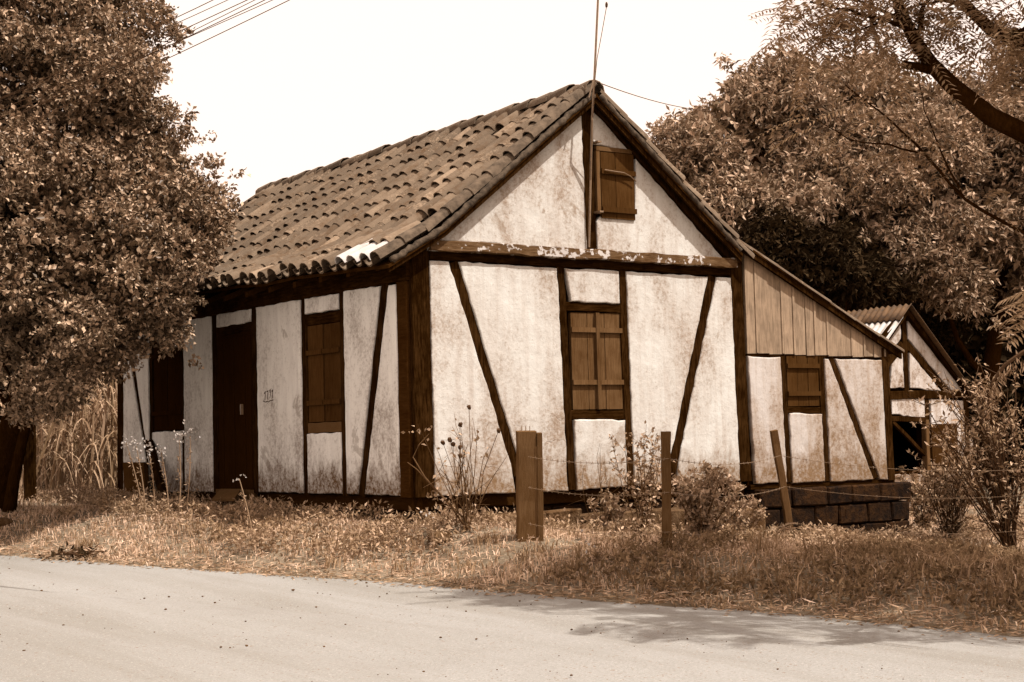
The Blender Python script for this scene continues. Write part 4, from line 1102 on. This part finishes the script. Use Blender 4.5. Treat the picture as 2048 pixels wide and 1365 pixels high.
# rose bush before the left gable panel
rb, tips = shrub('rose_bush', 'leggy thorny rose bush with dark seed heads before the left gable panel', hit(935, 1062), 15, 1.15, .55, M['leaf_shrub'], 70, .05, .6, 'bush', None, 'twig', .006, arch=.3)
rbb = hit(935, 1062); rd = project(rbb)[2]
for k, (a, b_) in enumerate(((921, 850), (886, 886), (900, 880), (906, 889), (920, 895), (920, 912), (938, 815), (997, 862))):
    mb = MB(); c = at(a, b_, rd-.02*k)
    mb.tube([rbb+A(.02*k, 0, .2), (rbb+c)/2+rng.normal(size=3)*.05, c], [.005, .004, .003], 4, False)
    st_ = mb.build('cane', M['twig'], rb); mb = MB(); mb.blob(c, (.022, .022, .024), .3, 7, 5); mb.build('seed_head', M['hip'], st_)
mb = MB(); mb.tube([rbb, at(900, 1010, rd), at(850, 955, rd), at(826, 915, rd), at(838, 890, rd), at(858, 868, rd)], [.010, .009, .008, .007, .006, .004], 5)
mb.tube([rbb+A(.1, 0, 0), at(880, 990, rd), at(835, 940, rd), at(815, 925, rd)], [.009, .008, .006, .004], 5); mb.build('arching_cane', M['twig'], rb)
C = np.array([at(840+rng.normal()*14, 860+rng.normal()*5, rd) for _ in range(10)]+[at(868+rng.normal()*12, 992+rng.normal()*4, rd) for _ in range(14)]); ax = nrm(rng.normal(size=(24, 3))); nr = nrm(np.cross(ax, rng.normal(size=(24, 3))))
V_, F_ = leaf_arrays(C, ax, nr, .05, .03); mesh_np('leaves', V_, [F_], M['leaf_shrub'], rb)
shrub('leafy_shrub', 'bushy leafy shrub between the thin upright post and the slanting post', hit(1405, 1085), 40, .78, .62, M['leaf_shrub'], 3600, .052, .6, arch=.4)
shrub('leafy_shrub', 'low leafy shrub hiding the foundation right of the slim post', hit(1480, 1082), 24, .46, .42, M['leaf_shrub'], 1500, .05, .55)
shrub('climbing_rose', 'climbing thorny plant on the stud right of the gable window', hit(1285, 1072), 20, 1.12, .40, M['leaf_shrub'], 800, .05, .6, 'bush', None, 'twig', .006, arch=.2)
shrub('leafy_shrub', 'small pale leafed shrub below the gable window', hit(1225, 1066), 16, .42, .32, M['leaf_shrub'], 700, .06, .65)
shrub('dry_weed', 'thin dry weed stalks against the panel under the gable window', hit(1205, 1068), 8, .95, .22, M['leaf_weed'], 30, .04, .5, 'weed', None, 'twig', .004, arch=.1)
# large straggling shrub at the right edge
shrub('straggling_shrub', 'large straggling twiggy shrub at the right edge before the shed', hit(2020, 1105), 60, 2.3, 1.1, M['leaf_weed'], 2600, .075, .35, 'shrub', None, 'twig_dark', .011, arch=.9, lean=(-.18, .1))
shrub('straggling_shrub', 'tangled low bush left of the large twiggy shrub, beside the stone foundation', hit(1905, 1090), 40, 1.2, .7, M['leaf_weed'], 2200, .065, .4, 'shrub', None, 'twig_dark', .008, arch=.8)
shrub('straggling_shrub', 'dark leafy bush hiding the shed wall foot', hit(1850, 1062), 26, .85, .6, M['leaf_weed'], 1500, .08, .45, 'shrub', None, 'twig_dark', .008, arch=.7)
vb = hit(2040, 1100); vd = project(vb)[2]
v = thing('hanging_vine', tuple(at(2060, 690, vd)), 'arching vine branch hanging over the shrub at the right edge', 'vine')
mb = MB(); vp = [at(2075, 690, vd), at(2045, 706, vd), at(2010, 730, vd), at(1985, 765, vd), at(1970, 800, vd), at(1958, 850, vd)]; mb.tube(vp, [.03, .028, .025, .02, .015, .008], 6); mb.tube([at(2075, 690, vd), at(2090, 900, vd), vb+A(.4, 0, 0)], [.03, .035, .04], 6); mb.build('stem', M['twig_dark'], v)
C = []; 
for q in range(160):
    k = random.randrange(len(vp)-1); t = random.random(); C.append(vp[k]*(1-t)+vp[k+1]*t+rng.normal(size=3)*A(.05, .05, .06)-A(0, 0, .05))
C = np.array(C); ax = nrm(rng.normal(size=C.shape)*.5-A(0, 0, 1)); nr = nrm(np.cross(ax, rng.normal(size=C.shape))); V_, F_ = leaf_arrays(C, ax, nr, .10, .02); mesh_np('leaves', V_, [F_], M['leaf_weed'], v)

def fern(base, n, L, label, tilt=.9):
    base = A(*base); o = thing('fern', tuple(base), label, 'fern', 'ferns at the foot of the walls')
    a = rng.random(n)*2*math.pi; d_ = nrm(np.stack([np.cos(a)*.5, np.sin(a)*.5, np.full(n, tilt)], 1))
    V_, F_ = compound(np.repeat(base[None], n, 0), d_, L*(.7+.4*rng.random(n)), 14, .085, .25, .45); mesh_np('fronds', V_, [F_], M['leaf_weed'], o)
    mb = MB()
    for q in range(n): mb.tube([base+d_[q]*L*t-A(0, 0, .45*L*t*t) for t in (0, .35, .7, .95)], .004, 3, False)
    mb.build('midribs', M['twig'], o)
fern(hit(1548, 1085), 7, .50, 'fern with pale upright fronds left of the slanting post')
fern(hit(1622, 1080), 6, .40, 'fern right of the slanting post in front of the dark foundation')
fern(hit(1672, 1078), 5, .30, 'small fern at the right foot of the lean-to foundation')
fern(hit(802, 1058), 5, .30, 'small pale fern at the house corner')
fern(hit(132, 1040), 6, .32, 'fern in the weeds between left tree and house')
fern(hit(1735, 1082), 5, .28, 'low fern under the dark stones of the lean-to')

def stalk(base, top, label, flowers=5, leaves=10):
    base, top = A(*base), A(*top); o = thing('flowering_stalk', tuple(base), label, 'weed', 'tall flowering weed stalks')
    pts = [base+(top-base)*t+A(.02*math.sin(3*t), 0, 0) for t in np.linspace(0, 1, 6)]
    mb = MB(); mb.tube(pts, [.009, .008, .007, .006, .005, .004], 5); mb.build('stem', M['leaf_weed'], o)
    n = leaves*4; t = rng.random((n, 1))*.85; C = base+(top-base)*t; ax = nrm(rng.normal(size=(n, 3))+A(0, 0, .5)); nr = nrm(np.cross(ax, rng.normal(size=(n, 3)))); V_, F_ = leaf_arrays(C, ax, nr, .05, .012); mesh_np('leaves', V_, [F_], M['leaf_weed'], o)
    n = flowers*6; C = top+rng.normal(size=(n, 3))*A(.035, .035, .05); ax = nrm(rng.normal(size=(n, 3))+A(0, 0, .6)); nr = nrm(np.cross(ax, rng.normal(size=(n, 3)))); V_, F_ = leaf_arrays(C, ax, nr, .035, .026); tag(mesh_np('flowers', V_, [F_], M['petal'], o), kind='stuff')
    return o
for k, (bx_, by_, tx_, ty_) in enumerate(((288, 1035, 252, 886), (292, 1035, 272, 893), (310, 1035, 297, 900), (338, 1035, 322, 905), (358, 1035, 358, 880), (372, 1035, 380, 872))):
    P_ = hit(bx_, by_); dd = project(P_)[2]
    stalk(P_, at(tx_, ty_, dd), 'tall weed stalk with pale tips, %s before the dark far window' % ('leftmost', 'second from left', 'third from left', 'fourth from left', 'fifth from left', 'rightmost')[k])
P_ = hit(510, 1105); dd = project(P_)[2]; stalk(P_, at(478, 958, dd), 'single thin bent weed stalk in the grass before the door', 1, 14)
P_ = hit(866, 1098); dd = project(P_)[2]; stalk(P_, at(856, 1030, dd), 'short dark seed stalk in the grass before the house corner', 1, 12)
P_ = hit(1200, 1128); dd = project(P_)[2]; stalk(P_, at(1182, 1090, dd), 'short dark seed stalk leaning left before the thin post', 1, 12)

# stand of cane between the left tree and the house end
parts = []; mbc = MB()
for q in range(150):
    a_ = random.uniform(30, 300); dpt = random.uniform(27.0, 31); P_ = at(a_, 985, dpt); P_[2] = float(ground_z(P_[0], P_[1]))
    if P_[0] > -.6 and P_[1] < 9.0: continue
    h = random.uniform(1.3, 2.3); lean = rng.normal(size=2)*.18
    T_ = P_+A(lean[0]*h, lean[1]*h, h); mbc.tube([P_, (P_+T_)/2+A(*rng.normal(size=2)*.03, 0), T_], [.026, .024, .018], 5)
    n = 9; t = .2+.8*rng.random((n, 1)); C = P_+(T_-P_)*t; a2 = rng.random(n)*6.28
    up = rng.random(n)*.9+.2; L_ = .5+.7*rng.random(n)
    for i_ in range(n):
        dx, dy = math.cos(a2[i_]), math.sin(a2[i_]); sdv = A(-dy, dx, 0)*.022; vs = []
        for s_ in np.linspace(0, 1, 5):
            p = C[i_]+A(dx, dy, 0)*L_[i_]*s_*.75+A(0, 0, up[i_]*L_[i_]*s_-1.1*L_[i_]*s_*s_); wdt = (1-s_)*.9+.1
            vs += [p-sdv*wdt, p+sdv*wdt]
        f_ = np.array([(0, 1, 3), (0, 3, 2), (2, 3, 5), (2, 5, 4), (4, 5, 7), (4, 7, 6), (6, 7, 9), (6, 9, 8)]); parts.append((np.array(vs), f_))
cs = A(-2.5, 13, -.2)
V_, F_ = join(parts)
cane = mesh_np('cane_stand', V_, [F_], M['leaf_cane'], base=cs); tag(cane, 'sunlit stand of tall pale cane grass between left tree and house', 'cane', kind='stuff')
mbc.build('cane_stems', M['leaf_cane'], cane)

# ------------------------------------------------------------------ small loose things
P_ = hit(452, 1000)
sb = onX(452, 992, -.35)
mb = MB(); q0, q1, q2, q3 = onX(424, 998, -.42), onX(468, 998, -.42), onX(482, 978, -.12), onX(441, 978, -.12)
mb.hexa([q0-A(0, 0, .03), q1-A(0, 0, .03), q2-A(0, 0, .03), q3-A(0, 0, .03), q0, q1, q2, q3])
tag(mb.build('doorstep_board', M['plank'], None, base=(q0+q1+q2+q3)/4-A(0, 0, .03)), 'tilted grey board lying as a step before the dark door', 'board')
a, c = onX(330, 1002, -.35), onX(297, 880, -.05)
mb = MB(); dv = A(0, .09, 0); e = A(.03, 0, 0)
mb.hexa([a-dv-e, a+dv-e, a+dv+e, a-dv+e, c-dv-e, c+dv-e, c+dv+e, c-dv+e])
tag(mb.build('leaning_plank', M['timber'], None, base=a), 'dark plank leaning on the wall under the far window', 'plank')
a, c = onX(275, 1004, -.3), onX(270, 925, -.06); dv = A(0, .38, 0)
mb = MB(); mb.hexa([a-dv-e, a+dv-e, a+dv+e, a-dv+e, c-dv-e, c+dv-e, c+dv+e, c-dv+e])
tag(mb.build('leaning_sheet', M['shutter_side'], None, base=a), 'low brown board leaning on the wall at the far end of the house', 'board')
for (u, v_, r, lb) in ((882, 1083, .13, 'pale rounded stone half hidden in the grass before the house corner'), (8, 1052, .12, 'rounded stone at the far left foot of the tree')):
    P_ = hit(u, v_); mb = MB(); mb.blob(P_+A(0, 0, r*.25), (r, r*.8, r*.6), .12, 10, 7)
    tag(mb.build('field_stone', M['stone_lit'], None, True, base=P_), lb, 'stone')
# heap of dead twigs on the road edge
P_ = hit(152, 1118); o = thing('dead_twig_heap', tuple(P_), 'small heap of dead twigs and leaves on the left road edge', 'debris'); mb = MB()
for q in range(26):
    p = P_+rng.normal(size=3)*A(.10, .18, .02)+A(0, 0, .04); d_ = nrm(rng.normal(size=3)*A(1, 1, .25)); mb.tube([p-d_*.15, p+A(0, 0, .02), p+d_*.15], .006, 4)
mb.build('twigs', M['twig_dark'], o)
C = P_+rng.normal(size=(60, 3))*A(.12, .2, .03)+A(0, 0, .05); ax = nrm(rng.normal(size=C.shape)); nr = nrm(np.cross(ax, rng.normal(size=C.shape))); V_, F_ = leaf_arrays(C, ax, nr, .09, .04); mesh_np('dead_leaves', V_, [F_], M['leaf_wood'], o)

# ------------------------------------------------------------------ grass, weeds, gravel (uncountable)
def visible(P, mx=260):
    u, v_, z = project(P); return (z > 3) & (u > -mx) & (u < 2048+mx) & (v_ > 300) & (v_ < 1365+200)
def scatter(n, x0, x1, y0, y1):
    x = rng.uniform(x0, x1, n); y = rng.uniform(y0, y1, n); P = np.stack([x, y, ground_z(x, y)], 1)
    inside = (x > -.02) & (x < 7.5) & (y > -.02) & (y < 8.3)
    shedin = (x > xll) & (x < xrr) & (y > SY)
    k = visible(P) & ~inside & ~shedin & ~((x > 7.3) & (y > 7)) & (x-edge_x(y) > -.15)
    return P[k]
def blades(P, h, wd, lean, segs=2):
    n = len(P); a = rng.random(n)*2*math.pi; d_ = np.stack([np.cos(a), np.sin(a), np.zeros(n)], 1)
    b_ = rng.random(n)*2*math.pi; s_ = np.stack([np.cos(b_), np.sin(b_), np.zeros(n)], 1)*(wd*.5)[:, None]
    L1 = P+d_*(h*lean*.25)[:, None]+A(0, 0, 1)*(h*.55)[:, None]
    L2 = P+d_*(h*lean)[:, None]+A(0, 0, 1)*(h*(1-.35*np.minimum(lean, 1.4)))[:, None]
    V_ = np.stack([P-s_-A(0, 0, .02), P+s_-A(0, 0, .02), L1+s_*.8, L1-s_*.8, L2], 1).reshape(-1, 3); i = np.arange(n)*5
    return V_, np.concatenate([np.stack([i, i+1, i+2], 1), np.stack([i, i+2, i+3], 1), np.stack([i+3, i+2, i+4], 1)])
P = scatter(420000, -6, 14, -10.5, 12)
s = P[:, 0]-edge_x(P[:, 1])
edge = s+(vnoise(P[:, 0]*2.2, P[:, 1]*2.2, 11)-.5)*.7
dens = sst(-.10, .30, edge)*(.35+.65*sst(.3, .6, vnoise(P[:, 0]*1.7+3, P[:, 1]*1.7, 12)))
far = project(P)[2]
keep = (rng.random(len(P)) < dens*np.clip(26/far-.5, .25, 1))
P = P[keep]; s = s[keep]
right = sst(-3.6, -5.0, P[:, 1])*sst(2.6, 1.2, s)                    # the shaded verge at the right grows taller
tuft = vnoise(P[:, 0]*2.6, P[:, 1]*2.6, 13)**2
h = (.028+.022*sst(.1, 1.0, s)+.06*tuft+.08*right*sst(.25, 1.0, s)*(.4+tuft))*(.6+.8*rng.random(len(P)))
keep2 = rng.random(len(P)) < .68-.5*sst(-3.2, -4.6, P[:, 1])
V1, F1 = blades(P[keep2], h[keep2], .007+.007*rng.random(keep2.sum()), .3+1.0*rng.random(keep2.sum()))
tag(mesh_np('grass', V1, [F1], M['grass'], base=(0, -3, -.5)), 'dry pale grass covering the verge in front of the house', 'grass', kind='stuff')
V1, F1 = blades(P[~keep2], h[~keep2]*1.15, .008+.008*rng.random((~keep2).sum()), .3+1.0*rng.random((~keep2).sum()))
tag(mesh_np('green_grass', V1, [F1], M['grass_green'], base=(0, -3, -.5)), 'darker grass blades mixed through the whole verge', 'grass', kind='stuff')
P = scatter(90000, -4, 12, -10, 6); sP = P[:, 0]-edge_x(P[:, 1]); P = P[(rng.random(len(P)) < .75) & (sP > .02)]
n = len(P); P = P+A(0, 0, 1)*(.004+.03*rng.random((n, 1))); ax = nrm(rng.normal(size=(n, 3))*A(1, 1, .22)); nr = nrm(rng.normal(size=(n, 3))*.4+A(0, 0, 1)); nr = nrm(nr-ax*np.sum(nr*ax, 1, keepdims=True)); l = .05+.09*rng.random(n)
V1, F1 = leaf_arrays(P, ax, nr, l, .006+.006*rng.random(n)); tag(mesh_np('grass_thatch', V1, [F1], M['grass'], base=(0, -3, -.5)), 'matted dead grass lying flat under the verge blades', 'thatch', kind='stuff')
# tufts of long grass
T = scatter(900, -3, 12, -9, 3); T = T[(T[:, 0]-edge_x(T[:, 1]) > .35) & (vnoise(T[:, 0]*.9, T[:, 1]*.9, 21) > .45)][:190]
P = np.repeat(T, 34, 0)+rng.normal(size=(len(T)*34, 3))*A(.06, .06, 0)
V1, F1 = blades(P, (.10+.17*rng.random(len(P)))*(.7+.6*np.repeat(sst(-2.5, -5, T[:, 1]), 34)), .007+.006*rng.random(len(P)), .4+1.1*rng.random(len(P)))
tag(mesh_np('grass_tufts', V1, [F1], M['grass_green'], base=(0, -3, -.5)), 'long arching grass tufts scattered over the verge', 'grass', kind='stuff')
# low leafy weeds along the foot of the walls
P = scatter(60000, -4, 12, -3, 9)
x, y = P[:, 0], P[:, 1]
dw = np.where(y > 0, -x, np.hypot(np.minimum(x, 0), y))
k = (dw > .03) & (dw < 1.25+.5*vnoise(x*1.3, y*1.3, 31)) & (rng.random(len(P)) < .30+.5*sst(.45, .7, vnoise(x*2.1, y*2.1, 32))) & (x-edge_x(y) > .5)
k &= ~((y < 0) & (x > .5) & (x < 3.3) & (rng.random(len(k)) < .7)); P = P[k][:9000]
n = len(P); B = P+A(0, 0, 1)*(rng.random((n, 1))*.05); D = nrm(rng.normal(size=(n, 3))*.5+A(0, 0, 1))
V1, F1 = twig_leaves(B, D, 7, .055, .42, .05+.17*vnoise(P[:, 0]*3, P[:, 1]*3, 33)[:, None], .7, .8, 0)
tag(mesh_np('low_weeds', V1, [F1], M['leaf_weed'], base=(0, -1, -.4)), 'low leafy weeds along the foot of the house walls', 'weeds', kind='stuff')
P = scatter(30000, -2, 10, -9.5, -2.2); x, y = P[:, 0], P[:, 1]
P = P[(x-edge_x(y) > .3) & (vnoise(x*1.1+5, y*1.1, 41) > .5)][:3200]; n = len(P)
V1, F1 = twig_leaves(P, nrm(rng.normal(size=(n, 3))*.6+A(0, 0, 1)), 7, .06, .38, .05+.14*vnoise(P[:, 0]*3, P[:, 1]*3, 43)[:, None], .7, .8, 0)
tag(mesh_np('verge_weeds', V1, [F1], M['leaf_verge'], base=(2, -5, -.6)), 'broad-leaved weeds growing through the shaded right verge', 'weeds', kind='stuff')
# straw and dead leaves where the verge meets the road
y = rng.uniform(-9, 6, 2600); x = edge_x(y)+rng.normal(size=2600)*.18+.05
P = np.stack([x, y, np.maximum(ground_z(x, y), road_z(y))+.022], 1); P = P[visible(P)]
n = len(P); ax = nrm(rng.normal(size=(n, 3))*A(1, 1, .12)); nr = nrm(rng.normal(size=(n, 3))*.3+A(0, 0, 1)); nr = nrm(nr-ax*np.sum(nr*ax, 1, keepdims=True)); l = .04+.07*rng.random(n)
V1, F1 = leaf_arrays(P, ax, nr, l, l*.22); tag(mesh_np('verge_litter', V1, [F1], M['leaf_cane'], base=(-1, -4, -.7)), 'straw and dead leaves strewn along the road edge', 'litter', kind='stuff')
# pebbles on the road
y = rng.uniform(-11, 8, 2200); x = edge_x(y)-rng.random(2200)*7
P = np.stack([x, y, road_z(y)+.03], 1); P = P[visible(P)]; P = P[:380]
mb = MB()
for p in P:
    r = .0035+.007*random.random()**3
    if random.random() < .06: r *= 1.4
    z = float(road_z(p[1]))+.012+.03*math.sin(min(max(float(edge_x(p[1]))-p[0], 0), 7)/7*math.pi)
    mb.blob((p[0], p[1], z+r*.3), (r*1.3, r, r*.7), .25, 5, 3)
tag(mb.build('road_gravel', M['pebble'], None, base=(-3, -5, -.7)), 'dark loose pebbles scattered over the pale road', 'gravel', kind='stuff')
